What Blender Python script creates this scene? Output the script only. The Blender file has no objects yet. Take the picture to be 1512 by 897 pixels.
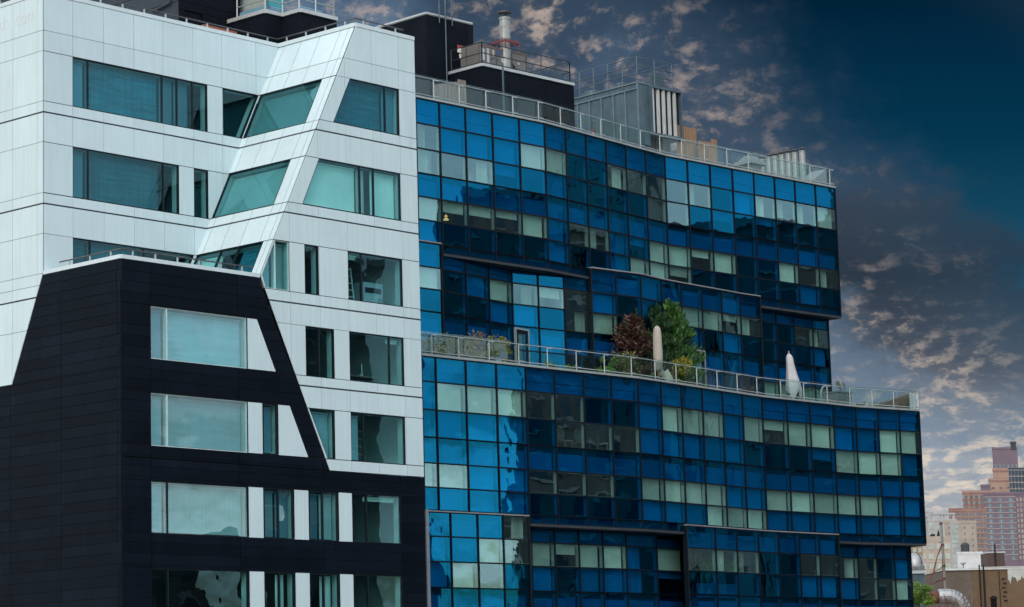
import bpy, math, random
import numpy as np
from mathutils import Matrix, Vector
random.seed(7)
C = bpy.context.scene
COL = C.collection
R = math.radians

# ------------------------------------------------------------------ camera, sky, sun, exposure
ZC = 9.0                                   # eye height above the street
FPX, PITCH, ROLL, AF = 3910.3, 0.157025, -0.0282773, 0.733968
fwv = np.array([0, math.cos(PITCH), math.sin(PITCH)])
_r = np.array([1.0, 0, 0]); _u = np.cross(_r, fwv)
rtv = math.cos(ROLL) * _r + math.sin(ROLL) * _u
upv = -math.sin(ROLL) * _r + math.cos(ROLL) * _u
cam = bpy.data.cameras.new('camera'); cam_o = bpy.data.objects.new('camera', cam); COL.objects.link(cam_o)
cam.sensor_width = 36.0; cam.lens = FPX / 1512 * 36
cam.clip_start = 1.0; cam.clip_end = 6000
m = Matrix.Identity(4)
for i in range(3):
    m[i][0] = rtv[i]; m[i][1] = upv[i]; m[i][2] = -fwv[i]
m[2][3] = ZC
cam_o.matrix_world = m
C.camera = cam_o

SUN_AZ, SUN_EL = R(-162), R(28)            # azimuth from +Y, clockwise positive
sun = bpy.data.lights.new('sun', 'SUN'); sun.energy = 0.5; sun.angle = R(14); sun.color = (1, .96, .90)
sun_o = bpy.data.objects.new('sun', sun); COL.objects.link(sun_o)
sd = Vector((math.sin(SUN_AZ) * math.cos(SUN_EL), math.cos(SUN_AZ) * math.cos(SUN_EL), math.sin(SUN_EL)))
sun_o.rotation_euler = sd.to_track_quat('Z', 'Y').to_euler()
sun_o.location = sd * 300
C.view_settings.view_transform = 'Standard'; C.view_settings.look = 'None'
C.view_settings.gamma = 1; C.view_settings.use_curve_mapping = False
C.view_settings.exposure = 0.36
C.cycles.transparent_max_bounces = 16; C.cycles.max_bounces = 8


class NG:
    """tiny helper to write node maths"""
    def __init__(s, nt): s.nt = nt
    def new(s, t, **k):
        n = s.nt.nodes.new(t)
        for a, b in k.items(): setattr(n, a, b)
        return n
    def put(s, sock, v):
        if isinstance(v, bpy.types.NodeSocket): s.nt.links.new(v, sock)
        elif isinstance(v, (tuple, list)) and len(v) == 3 and sock.type == 'RGBA': sock.default_value = (*v, 1)
        else: sock.default_value = v
    def m(s, op, a, b=None, c=None, clamp=False):
        n = s.new('ShaderNodeMath', operation=op, use_clamp=clamp)
        for i, v in enumerate((a, b, c)):
            if v is not None: s.put(n.inputs[i], v)
        return n.outputs[0]
    def ss(s, v, a, b):
        n = s.new('ShaderNodeMapRange', interpolation_type='SMOOTHSTEP')
        s.put(n.inputs[0], v); n.inputs[1].default_value = a; n.inputs[2].default_value = b
        return n.outputs[0]
    def lin(s, v, a, b, c=0.0, d=1.0):
        n = s.new('ShaderNodeMapRange'); s.put(n.inputs[0], v)
        for i, q in enumerate((a, b, c, d)): n.inputs[i + 1].default_value = q
        return n.outputs[0]
    def mix(s, f, a, b, mode='MIX'):
        n = s.new('ShaderNodeMix', data_type='RGBA', blend_type=mode)
        s.put(n.inputs[0], f); s.put(n.inputs[6], a); s.put(n.inputs[7], b)
        return n.outputs[2]
    def noise(s, vec, scale, detail=2, rough=.5, dist=0.0, dim='3D'):
        n = s.new('ShaderNodeTexNoise', noise_dimensions=dim)
        if vec is not None: s.put(n.inputs['Vector'], vec)
        n.inputs['Scale'].default_value = scale; n.inputs['Detail'].default_value = detail
        n.inputs['Roughness'].default_value = rough; n.inputs['Distortion'].default_value = dist
        return n.outputs[0]
    def xyz(s, x, y, z=0.0):
        n = s.new('ShaderNodeCombineXYZ')
        for i, v in enumerate((x, y, z)): s.put(n.inputs[i], v)
        return n.outputs[0]
    def ramp(s, v, stops):
        n = s.new('ShaderNodeValToRGB'); s.put(n.inputs[0], v); e = n.color_ramp.elements
        while len(e) < len(stops): e.new(0.5)
        for q, (p, c) in zip(e, stops): q.position = p; q.color = (*c, 1)
        return n.outputs[0]


world = bpy.data.worlds.new('World'); C.world = world; world.use_nodes = True
nt = world.node_tree; nt.nodes.clear(); g = NG(nt)
tc = g.new('ShaderNodeTexCoord'); sp = g.new('ShaderNodeSeparateXYZ'); nt.links.new(tc.outputs['Generated'], sp.inputs[0])
X, Y, Z = sp.outputs
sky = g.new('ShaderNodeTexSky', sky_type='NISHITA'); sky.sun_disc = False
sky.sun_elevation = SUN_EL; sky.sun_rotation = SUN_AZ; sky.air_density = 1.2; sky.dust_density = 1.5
# broken bright overcast all round
pz = g.m('ADD', g.m('MAXIMUM', Z, 0.0), .12)
pv = g.xyz(g.m('DIVIDE', X, pz), g.m('DIVIDE', Y, pz), 0.0)
cl = g.noise(pv, 1.1, 8, .55, .3)
clm = g.ss(cl, .40, .60)
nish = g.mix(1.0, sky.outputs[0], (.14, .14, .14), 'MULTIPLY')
# the bank of evening cloud over the river in front
yy = g.m('MAXIMUM', Y, .05)
U_ = g.m('DIVIDE', X, yy); V_ = g.m('DIVIDE', Z, yy)
gv = g.m('MULTIPLY', g.m('LOGARITHM', g.m('ADD', g.m('MAXIMUM', V_, -.05), .09), math.e), .42)
q0 = g.xyz(U_, gv, 0.0)
q1 = g.xyz(g.m('SUBTRACT', U_, .010), g.m('ADD', gv, .011), 0.0)
s0 = g.m('ADD', g.m('MULTIPLY', g.m('SUBTRACT', U_, .1325), .789), g.m('MULTIPLY', g.m('SUBTRACT', V_, .205), .614))
s0 = g.m('ADD', s0, g.m('MULTIPLY', g.m('SUBTRACT', g.noise(q0, 22, 6, .62), .5), .065))
clear = g.ss(s0, -.035, .035)
navy = g.ramp(V_, [(.10, (.05, .15, .24)), (.155, (.012, .085, .15)), (.22, (.001, .036, .080)), (.285, (.0003, .012, .032))])
mid = g.ramp(V_, [(.035, (.66, .63, .61)), (.075, (.50, .54, .58)), (.105, (.34, .42, .52)), (.14, (.18, .26, .37)), (.21, (.13, .215, .335)), (.26, (.125, .215, .335)), (.29, (.10, .165, .26))])
wq = g.noise(q0, 13, 4, .55)
uw = g.m('ADD', U_, g.m('MULTIPLY', g.m('SUBTRACT', wq, .5), .03))
n0 = g.noise(g.xyz(uw, gv, 0.0), 105, 9, .62, .1)
n1 = g.noise(g.xyz(g.m('SUBTRACT', uw, .005), g.m('ADD', gv, .005), 0.0), 105, 9, .62, .1)
big = g.noise(g.xyz(U_, gv, 3.0), 15, 5, .55)
low = g.m('SUBTRACT', 1.0, g.ss(V_, .08, .15))
band = g.m('MULTIPLY', g.m('MULTIPLY', g.m('SUBTRACT', 1.0, g.ss(s0, .008, .05)), g.ss(s0, -.078, -.004)), g.m('ADD', g.m('MULTIPLY', g.ss(V_, .085, .15), g.m('SUBTRACT', 1.0, g.ss(V_, .175, .22))), .62))
grey = g.m('MULTIPLY', g.ss(g.m('ADD', g.m('ADD', g.m('MULTIPLY', big, .8), g.m('MULTIPLY', n0, .35)), g.m('MULTIPLY', band, .42)), .76, 1.12), g.m('SUBTRACT', 1.0, g.m('MULTIPLY', clear, .35)))
grey_c = g.ramp(V_, [(.05, (.50, .48, .49)), (.09, (.29, .325, .38)), (.13, (.060, .080, .112)), (.165, (.020, .033, .052)), (.20, (.040, .056, .084)), (.27, (.050, .070, .110))])
dusk = g.ramp(V_, [(.05, (.45, .47, .50)), (.10, (.20, .26, .34)), (.15, (.075, .115, .175)), (.21, (.040, .068, .112)), (.28, (.026, .048, .085))])
base = g.mix(clear, g.mix(g.m('MULTIPLY', g.ss(g.m('ADD', s0, g.m('MULTIPLY', g.m('SUBTRACT', big, .5), .22)), -.15, -.045), .9), mid, dusk), navy)
base = g.mix(g.m('MULTIPLY', grey, .95), base, grey_c)
puff_d = g.m('ADD', g.m('ADD', g.m('MULTIPLY', n0, .70), g.m('MULTIPLY', g.noise(g.xyz(U_, gv, 9.0), 20, 3, .5), .55)), g.m('ADD', g.m('MULTIPLY', low, .085), g.m('MULTIPLY', band, .02)))
puff = g.ss(puff_d, .60, .88)
lit = g.ss(g.m('SUBTRACT', n0, n1), -.05, .10)
lit_c = g.ramp(V_, [(.04, (.80, .72, .66)), (.09, (.78, .67, .55)), (.125, (.58, .49, .42)), (.17, (.34, .30, .285)), (.28, (.58, .46, .39))])
puff = g.m('MULTIPLY', g.m('MULTIPLY', g.m('MULTIPLY', puff, g.m('SUBTRACT', 1.0, g.m('MULTIPLY', g.ss(s0, -.04, .0), .62))), g.lin(lit, 0, 1, .20, .85)), g.m('SUBTRACT', 1.0, g.ss(s0, -.012, .02)))
front = g.mix(puff, base, lit_c)
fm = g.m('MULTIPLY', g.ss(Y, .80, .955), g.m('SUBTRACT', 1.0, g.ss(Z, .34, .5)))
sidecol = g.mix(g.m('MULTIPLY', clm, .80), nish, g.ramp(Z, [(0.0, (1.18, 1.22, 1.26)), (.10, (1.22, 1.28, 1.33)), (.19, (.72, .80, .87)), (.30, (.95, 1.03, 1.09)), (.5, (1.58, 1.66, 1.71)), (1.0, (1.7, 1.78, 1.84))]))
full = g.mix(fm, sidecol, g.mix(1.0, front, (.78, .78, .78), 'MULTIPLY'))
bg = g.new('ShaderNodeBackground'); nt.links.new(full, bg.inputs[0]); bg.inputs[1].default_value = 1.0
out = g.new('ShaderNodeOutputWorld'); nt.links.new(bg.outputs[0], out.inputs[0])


# ------------------------------------------------------------------ helpers: rays through the measured photograph
def ray(x, y):
    d = fwv * FPX + rtv * (x - 756) + upv * (448.5 - y)
    return d / np.linalg.norm(d)
EYE = np.array([0, 0, ZC])
def at_z(x, y, z):
    d = ray(x, y); return EYE + d * ((z - ZC) / d[2])
def at_y(x, y, Yd):
    d = ray(x, y); return EYE + d * (Yd / d[1])
def on_plane(x, y, P, n):
    d = ray(x, y); return EYE + d * (((P - EYE) @ n) / (d @ n))
def img(P):
    q = np.asarray(P) - EYE; w = q @ fwv
    return 756 + FPX * (q @ rtv) / w, 448.5 - FPX * (q @ upv) / w
F = np.array([math.sin(AF), math.cos(AF), 0]); L = np.array([-math.cos(AF), math.sin(AF), 0])
P0 = np.array([-13.44, 89.92, 0.0])        # foot of the black corner


# ------------------------------------------------------------------ materials
MAT = {}
def principled(name, col, rough=.5, metal=0.0, spec=.5):
    mt = bpy.data.materials.new(name); mt.use_nodes = True; b = mt.node_tree.nodes['Principled BSDF']
    b.inputs['Base Color'].default_value = (*col, 1); b.inputs['Roughness'].default_value = rough
    b.inputs['Metallic'].default_value = metal; b.inputs['Specular IOR Level'].default_value = spec
    MAT[name] = mt
    return mt, NG(mt.node_tree), b
def weathered(name, col, rough=.5, metal=0.0, var=.12, scale=1.5, streak=0.0, island=0.0, spec=.5, bump=0.0, bscale=20):
    mt, g, b = principled(name, col, rough, metal, spec)
    t = g.new('ShaderNodeTexCoord').outputs['Object']
    n = g.noise(t, scale, 6, .6)
    f = g.lin(n, .3, .7, 1 - var, 1 + var)
    if streak:
        mp = g.new('ShaderNodeMapping'); g.put(mp.inputs[0], t); mp.inputs['Scale'].default_value = (5, 5, .25)
        f = g.m('MULTIPLY', f, g.lin(g.noise(mp.outputs[0], 1.6, 5, .65), .35, .7, 1 + streak * .3, 1 - streak))
    if island:
        ge = g.new('ShaderNodeNewGeometry')
        f = g.m('MULTIPLY', f, g.lin(ge.outputs['Random Per Island'], 0, 1, 1 - island, 1 + island))
    c = g.mix(1.0, (*col,), g.xyz(f, f, f), 'MULTIPLY')
    g.put(b.inputs['Base Color'], c)
    g.put(b.inputs['Roughness'], g.lin(g.noise(t, scale * 2.3, 4), .3, .7, rough * .85, min(1, rough * 1.15)))
    if bump:
        bp = g.new('ShaderNodeBump'); bp.inputs['Strength'].default_value = bump; bp.inputs['Distance'].default_value = .02
        g.put(bp.inputs['Height'], g.noise(t, bscale, 4)); g.put(b.inputs['Normal'], bp.outputs[0])
    return mt
def glass(name, tint, refl, f0=.17, wav=.12, wscale=.9):
    mt = bpy.data.materials.new(name); mt.use_nodes = True; nt = mt.node_tree; nt.nodes.clear(); g = NG(nt)
    t = g.new('ShaderNodeTexCoord').outputs['Object']
    bp = g.new('ShaderNodeBump'); bp.inputs['Strength'].default_value = wav; bp.inputs['Distance'].default_value = .1
    h = g.m('ADD', g.noise(t, wscale, 1, .4), g.m('MULTIPLY', g.noise(t, wscale * 3.1, 1, .4), .12))
    g.put(bp.inputs['Height'], h)
    gl = g.new('ShaderNodeBsdfGlossy'); gl.inputs['Roughness'].default_value = 0.0
    gl.inputs['Color'].default_value = (*refl, 1); g.put(gl.inputs['Normal'], bp.outputs[0])
    tr = g.new('ShaderNodeBsdfTransparent'); tr.inputs['Color'].default_value = (*tint, 1)
    lw = g.new('ShaderNodeLayerWeight'); lw.inputs['Blend'].default_value = .5
    fac = g.m('ADD', f0, g.m('MULTIPLY', g.m('POWER', lw.outputs['Facing'], 5.0), 1 - f0), clamp=True)
    mx = g.new('ShaderNodeMixShader'); g.put(mx.inputs[0], fac)
    nt.links.new(tr.outputs[0], mx.inputs[1]); nt.links.new(gl.outputs[0], mx.inputs[2])
    o = g.new('ShaderNodeOutputMaterial'); nt.links.new(mx.outputs[0], o.inputs[0])
    MAT[name] = mt
    return mt
def fabric(name, col, lines=60.0, amp=.10, rough=.9, weave=0.0):
    mt, g, b = principled(name, col, rough)
    t = g.new('ShaderNodeTexCoord').outputs['Object']; ge = g.new('ShaderNodeNewGeometry')
    mp = g.new('ShaderNodeMapping'); g.put(mp.inputs[0], t); mp.inputs['Scale'].default_value = (lines, lines, .4)
    oi = g.new('ShaderNodeObjectInfo').outputs['Random']
    f = g.m('MULTIPLY', g.m('MULTIPLY', g.lin(g.noise(mp.outputs[0], 1, 2), .3, .7, 1 - amp, 1 + amp), g.lin(g.noise(t, .8, 3), .3, .7, .88, 1.08)), g.lin(oi, 0, 1, .60, 1.14))
    if weave:
        m2 = g.new('ShaderNodeMapping'); g.put(m2.inputs[0], t); m2.inputs['Scale'].default_value = (.7, .7, 9)
        f = g.m('MULTIPLY', f, g.lin(g.noise(m2.outputs[0], 1, 4, .65), .3, .7, 1 - weave, 1 + weave))
    g.put(b.inputs['Base Color'], g.mix(1.0, col, g.xyz(f, f, f), 'MULTIPLY'))
    return mt
def leafy(name, c1, c2, c3):
    mt, g, b = principled(name, c1, .6)
    ge = g.new('ShaderNodeNewGeometry'); t = g.new('ShaderNodeTexCoord').outputs['Object']
    c = g.mix(ge.outputs['Random Per Island'], c1, c2)
    c = g.mix(g.ss(g.noise(t, 1.6, 3), .48, .68), c, c3)
    g.put(b.inputs['Base Color'], c)
    return mt
def brick(name, c1, c2, mortar, scale=1.0):
    mt, g, b = principled(name, c1, .9)
    t = g.new('ShaderNodeTexCoord').outputs['Object']
    sp = g.new('ShaderNodeSeparateXYZ'); g.put(sp.inputs[0], t)
    v = g.xyz(g.m('ADD', sp.outputs[0], sp.outputs[1]), sp.outputs[2], 0.0)
    bt = g.new('ShaderNodeTexBrick'); g.put(bt.inputs['Vector'], v)
    bt.inputs['Scale'].default_value = scale; bt.inputs['Brick Width'].default_value = .22; bt.inputs['Row Height'].default_value = .075
    bt.inputs['Mortar Size'].default_value = .008
    for k, c in (('Color1', c1), ('Color2', c2), ('Mortar', mortar)): bt.inputs[k].default_value = (*c, 1)
    f = g.lin(g.noise(t, .35, 6, .65), .3, .7, .78, 1.2)
    g.put(b.inputs['Base Color'], g.mix(1.0, bt.outputs[0], g.xyz(f, f, f), 'MULTIPLY'))
    return mt

weathered('white_panel', (.585, .725, .775), .36, 0, .04, .5, .065, .032, .35)
weathered('white_trim', (.60, .71, .75), .4, 0, .05, 2)
weathered('black_panel', (.0042, .0080, .0155), .36, 0, .2, .7, .30, .22, .05)
weathered('joint', (.045, .055, .06), .8)
weathered('window_frame', (.006, .012, .016), .4, 0, .12, 1.5, 0, 0, .25)
weathered('pale_frame', (.50, .62, .62), .4)
weathered('mullion', (.004, .007, .012), .4, 0, .12, 1.5, 0, 0, .2)
weathered('ledge_metal', (.30, .32, .35), .45, .3)
weathered('rail_metal', (.36, .41, .42), .4, .3)
weathered('dark_rail', (.10, .10, .10), .45, .5)
weathered('pipe_rail', (.035, .05, .06), .5, .4)
weathered('steel_rail', (.07, .11, .14), .5, .3)
weathered('soffit_metal', (.030, .038, .048), .6, 0, .2, 1)
weathered('inner_frame', (.34, .40, .42), .5)
weathered('slab', (.10, .115, .135), .8, 0, .15)
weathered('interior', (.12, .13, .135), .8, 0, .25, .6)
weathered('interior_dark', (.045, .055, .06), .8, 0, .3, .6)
fabric('back_panel', (.44, .48, .52), 12, .05)
fabric('blind', (.80, .82, .76), 40, .03)
fabric('blind_grey', (.52, .60, .60), 50, .10)
fabric('screen_teal', (.012, .13, .19), 30, .30, .9, .40)
fabric('blind_mist', (.30, .42, .43), 50, .05)
fabric('screen_mist', (.17, .30, .32), 50, .05)
fabric('screen_slate', (.13, .27, .36), 50, .06)
fabric('blind_sky', (.40, .53, .60), 40, .06, .9, .12)
fabric('curtain', (.62, .64, .62), 5, .2)
glass('clear_glass', (.58, .80, .76), (.52, .88, .97), .27, .055)
glass('house_glass', (.55, .90, .92), (.36, .72, .82), .085, .17, .55)
glass('front_glass', (.52, .86, .88), (.72, .95, 1.0), .15, .15, .5)
glass('blue_glass', (.012, .35, .63), (.02, .50, .94), .22, .055)
glass('rail_glass', (.86, .95, .94), (.9, 1, 1), .05, .02)
weathered('black_cladding', (.0075, .0105, .0175), .6, 0, .25, .8, .2, 0, .04)
weathered('grey_cladding', (.035, .048, .070), .5, 0, .1, .8, .1, .06, .2)
weathered('silver', (.50, .53, .55), .45, .3, .12)
weathered('galvanised', (.075, .125, .16), .5, .2, .25, 1.2, .22)
weathered('galvanised_trim', (.13, .19, .23), .5, .2, .2, 1.2)
weathered('flue_steel', (.30, .325, .325), .45, .25, .18, 3, .15)
weathered('louvre', (.62, .66, .68), .5, .2)
weathered('dark_void', (.008, .009, .011), .9)
weathered('unit_beige', (.155, .15, .148), .6, 0, .1)
weathered('red_paint', (.17, .045, .055), .6)
weathered('sign_red', (.30, .045, .04), .6)
weathered('sign_white', (.7, .7, .66), .6)
weathered('sign_yellow', (.60, .55, .10), .6)
weathered('logo_blue', (.015, .09, .36), .5)
weathered('rust_wood', (.30, .10, .06), .7)
weathered('roofing', (.16, .16, .17), .9)
mt, g, b = principled('cedar', (.30, .17, .10), .8)
t = g.new('ShaderNodeTexCoord').outputs['Object']; mp = g.new('ShaderNodeMapping'); g.put(mp.inputs[0], t); mp.inputs['Scale'].default_value = (9, 9, .35)
g.put(b.inputs['Base Color'], g.ramp(g.noise(mp.outputs[0], 1.2, 5, .6), [(.3, (.13, .07, .045)), (.5, (.29, .165, .10)), (.7, (.40, .25, .16))]))
mt, g, b = principled('grey_wood', (.30, .24, .21), .85)
t = g.new('ShaderNodeTexCoord').outputs['Object']; mp = g.new('ShaderNodeMapping'); g.put(mp.inputs[0], t); mp.inputs['Scale'].default_value = (7, 7, .3)
g.put(b.inputs['Base Color'], g.ramp(g.noise(mp.outputs[0], 1.2, 5, .6), [(.3, (.11, .085, .08)), (.7, (.33, .27, .25))]))
weathered('canvas_beige', (.42, .38, .33), .9, 0, .08, 3)
weathered('canvas_white', (.50, .50, .53), .9, 0, .06, 3)
weathered('wood_pole', (.36, .16, .07), .6)
weathered('terracotta', (.36, .20, .13), .8)
weathered('planter_grey', (.16, .18, .19), .7)
weathered('planter_brown', (.15, .105, .085), .8)
fabric('cushion', (.66, .63, .50), 14, .22)
weathered('bark', (.09, .06, .045), .9)
leafy('leaf_conifer', (.018, .070, .016), (.035, .115, .022), (.060, .165, .022))
leafy('leaf_dark', (.010, .040, .016), (.018, .065, .018), (.030, .085, .020))
leafy('leaf_red', (.085, .030, .024), (.045, .022, .018), (.035, .04, .016))
leafy('leaf_yellow', (.30, .24, .018), (.16, .19, .02), (.36, .30, .03))
leafy('leaf_shrub', (.09, .13, .035), (.17, .16, .04), (.05, .10, .03))
leafy('leaf_orange', (.30, .15, .03), (.16, .15, .03), (.36, .20, .03))
leafy('leaf_lime', (.12, .23, .015), (.20, .33, .02), (.07, .17, .012))
brick('stucco_tan', (.17, .115, .068), (.155, .10, .06), (.14, .095, .055))
brick('brick_grey', (.16, .12, .095), (.11, .085, .07), (.17, .15, .13))
brick('brick_dark', (.085, .052, .04), (.06, .04, .035), (.08, .06, .05))
weathered('orange_brick', (.35, .235, .195), .9, 0, .15, .15)  # paled towards mauve: distance haze put into the colour
weathered('red_brick', (.27, .15, .14), .9, 0, .15, .15)  # red greyed down, distance haze painted into the brick tone
weathered('purple_brick', (.17, .13, .17), .9, 0, .10, .12)  # lifted paler than the brick, distance haze is in the base colour
weathered('beige_stone', (.40, .34, .29), .9, 0, .12, .2)
weathered('tan_brick', (.29, .22, .16), .9, 0, .15, .3)
weathered('pale_stone', (.40, .41, .42), .9, 0, .12, .2)
weathered('pale_band', (.42, .38, .36), .8)
weathered('window_cream', (.42, .41, .32), .5, 0, .3, .1)
weathered('far_glass', (.10, .16, .20), .12, 0, .35, .1, 0, .45)
weathered('far_glass_pale', (.38, .46, .44), .2, 0, .3, .2, 0, .3)
weathered('far_glass_dark', (.022, .045, .075), .15, 0, .3, .1, 0, .3)
weathered('roof_white', (.62, .63, .65), .7, 0, .15, .6)
weathered('tank_wood', (.05, .055, .065), .9)
weathered('duct', (.46, .47, .48), .42, .5, .2, 1.6, .15, .1)
weathered('rust', (.16, .055, .04), .8, 0, .3, 2)
weathered('mast_steel', (.27, .27, .26), .5, .5, .25, 2)
weathered('asphalt', (.05, .05, .052), .9, 0, .2, .4)
weathered('paving', (.22, .21, .20), .9, 0, .15, .6)
brick('neighbour_brick', (.10, .10, .10), (.08, .08, .085), (.13, .13, .13))
weathered('neighbour_stone', (.22, .23, .24), .9, 0, .2, .3)
mt, g, b = principled('lamp_glow', (.9, .7, .4), .5); b.inputs['Emission Color'].default_value = (1, .62, .25, 1); b.inputs['Emission Strength'].default_value = .8
weathered('chair_wood', (.20, .15, .10), .7)
weathered('peeled_paint', (.50, .52, .50), .9, 0, .15, 2)
weathered('ghost_letters', (.62, .69, .725), .5, 0, .06, 2)
weathered('tarp_blue', (.12, .25, .34), .6, 0, .1)
weathered('wood_ladder', (.42, .19, .06), .6)
weathered('white_chair', (.7, .72, .7), .6)
weathered('teal_door', (.05, .33, .38), .5)


# ------------------------------------------------------------------ mesh builder and tagging
RM = {}
def thing(name, label, cat, loc=(0, 0, 0), rz=0.0, group=None, kind=None):
    o = bpy.data.objects.new(name, None); COL.objects.link(o); o.empty_display_size = .5
    o.location = loc; o.rotation_euler = (0, 0, rz)
    o['label'] = label; o['category'] = cat
    if group: o['group'] = group
    if kind: o['kind'] = kind
    RM[o.name] = Matrix.Translation(Vector(loc)) @ Matrix.Rotation(rz, 4, 'Z')
    return o
class MB:
    """collects shapes and links them as ONE mesh object"""
    def __init__(s): s.v = []; s.f = []; s.mi = []
    def poly(s, pts, mi=0):
        i = len(s.v); s.v += [tuple(float(c) for c in p) for p in pts]; s.f.append(tuple(range(i, i + len(pts)))); s.mi.append(mi)
        return s
    def hull(s, a, b, mi=0):
        """prism between two equal rings"""
        n = len(a); i = len(s.v); s.v += [tuple(float(c) for c in p) for p in list(a) + list(b)]
        s.f.append(tuple(range(i, i + n))[::-1]); s.f.append(tuple(range(i + n, i + 2 * n)))
        for k in range(n):
            k2 = (k + 1) % n; s.f.append((i + k, i + k2, i + n + k2, i + n + k))
        s.mi += [mi] * (n + 2)
        return s
    def box(s, lo, hi, mi=0):
        (x0, y0, z0), (x1, y1, z1) = lo, hi
        return s.hull([(x0, y0, z0), (x1, y0, z0), (x1, y1, z0), (x0, y1, z0)], [(x0, y0, z1), (x1, y0, z1), (x1, y1, z1), (x0, y1, z1)], mi)
    def bar(s, p, q, w, h=None, mi=0):
        """rectangular bar p->q, w across (horizontal), h the other way"""
        p, q = Vector(p), Vector(q); d = (q - p).normalized(); h = h or w
        a = d.cross(Vector((0, 0, 1)))
        a = Vector((1, 0, 0)) if a.length < 1e-4 else a.normalized()
        b = a.cross(d); a = a * (w / 2); b = b * (h / 2)
        return s.hull([p - a - b, p + a - b, p + a + b, p - a + b], [q - a - b, q + a - b, q + a + b, q - a + b], mi)
    def tube(s, pts, r, n=8, mi=0):
        pts = [Vector(p) for p in pts]; rs = r if isinstance(r, (list, tuple)) else [r] * len(pts)
        i0 = len(s.v); up = Vector((0, 0, 1))
        for k, p in enumerate(pts):
            d = (pts[min(k + 1, len(pts) - 1)] - pts[max(k - 1, 0)]).normalized()
            a = d.cross(up); a = Vector((1, 0, 0)) if a.length < 1e-3 else a.normalized(); b = a.cross(d)
            for j in range(n):
                t = 2 * math.pi * j / n; s.v.append(tuple(p + (a * math.cos(t) + b * math.sin(t)) * rs[k]))
        for k in range(len(pts) - 1):
            for j in range(n):
                a0 = i0 + k * n + j; a1 = i0 + k * n + (j + 1) % n; s.f.append((a0, a1, a1 + n, a0 + n)); s.mi.append(mi)
        s.f.append(tuple(range(i0, i0 + n))[::-1]); e = i0 + (len(pts) - 1) * n; s.f.append(tuple(range(e, e + n))); s.mi += [mi, mi]
        return s
    def lathe(s, c, prof, n=16, mi=0):
        c = Vector(c)
        return s.tube_z(c, prof, n, mi)
    def tube_z(s, c, prof, n, mi):
        i0 = len(s.v)
        for r, z in prof:
            for j in range(n):
                t = 2 * math.pi * j / n; s.v.append((c.x + r * math.cos(t), c.y + r * math.sin(t), c.z + z))
        for k in range(len(prof) - 1):
            for j in range(n):
                a0 = i0 + k * n + j; a1 = i0 + k * n + (j + 1) % n; s.f.append((a0, a1, a1 + n, a0 + n)); s.mi.append(mi)
        s.f.append(tuple(range(i0, i0 + n))[::-1]); e = i0 + (len(prof) - 1) * n; s.f.append(tuple(range(e, e + n))); s.mi += [mi, mi]
        return s
    def build(s, name, mats, parent=None, world=False, smooth=False, label=None):
        if not s.f: return None
        me = bpy.data.meshes.new(name)
        vs = s.v
        if parent is not None and world:
            inv = RM[parent.name].inverted(); vs = [tuple(inv @ Vector(v)) for v in vs]
        me.from_pydata(vs, [], s.f); me.validate()
        for k in ([mats] if isinstance(mats, str) else mats): me.materials.append(MAT[k])
        if len(me.polygons) == len(s.mi): me.polygons.foreach_set('material_index', s.mi)
        if smooth: me.polygons.foreach_set('use_smooth', [True] * len(me.polygons))
        me.update()
        o = bpy.data.objects.new(name, me); COL.objects.link(o)
        if parent is not None:
            o.parent = parent; RM[o.name] = RM[parent.name]
        else: RM[o.name] = Matrix.Identity(4)
        if label: o['label'] = label
        return o
def tag(o, label, cat, group=None):
    o['label'] = label; o['category'] = cat
    if group: o['group'] = group
    return o


# ------------------------------------------------------------------ the ground
gb = MB(); gb.poly([(-3000, -600, 0), (3000, -600, 0), (3000, 5000, 0), (-3000, 5000, 0)])
o = gb.build('ground', 'asphalt'); o['kind'] = 'structure'
gb = MB()
kerb = [P0 + F * -30 + L * -6, P0 + F * 90 + L * -6, P0 + F * 90 + L * 6, P0 + F * -30 + L * 6]
gb.hull([(*p[:2], .004) for p in kerb], [(*p[:2], .14) for p in kerb])
o = gb.build('pavement', 'paving'); o['kind'] = 'structure'


# ------------------------------------------------------------------ 2-D polygons for the cladding
def clip(poly, a, b, c):
    """keep a*x+b*y<=c"""
    out = []
    for i, p in enumerate(poly):
        q = poly[(i + 1) % len(poly)]; dp = a * p[0] + b * p[1] - c; dq = a * q[0] + b * q[1] - c
        if dp <= 1e-9: out.append(p)
        if (dp < -1e-9 and dq > 1e-9) or (dp > 1e-9 and dq < -1e-9):
            t = dp / (dp - dq); out.append((p[0] + t * (q[0] - p[0]), p[1] + t * (q[1] - p[1])))
    return out
def area(p): return .5 * sum(p[i][0] * p[(i + 1) % len(p)][1] - p[(i + 1) % len(p)][0] * p[i][1] for i in range(len(p)))
def ccw(p): return p if area(p) > 0 else p[::-1]
def edges(poly):
    poly = ccw(poly); e = []
    for i, p in enumerate(poly):
        q = poly[(i + 1) % len(poly)]; dx, dy = q[0] - p[0], q[1] - p[1]; l = math.hypot(dx, dy)
        if l > 1e-6: e.append((dy / l, -dx / l, (dy * p[0] - dx * p[1]) / l))
    return e
def inset(poly, d):
    out = poly
    for a, b, c in edges(poly): out = clip(out, a, b, c - d)
    return out
def minus(poly, hole):
    out = []; rem = poly
    for a, b, c in sorted(edges(hole), key=lambda e: -abs(e[1])):
        if len(rem) < 3: break
        o_ = clip(rem, -a, -b, -c)
        if len(o_) > 2 and abs(area(o_)) > 1e-4: out.append(o_)
        rem = clip(rem, a, b, c)
    return out
def rect(x0, x1, y0, y1): return [(x0, y0), (x1, y0), (x1, y1), (x0, y1)]
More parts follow.
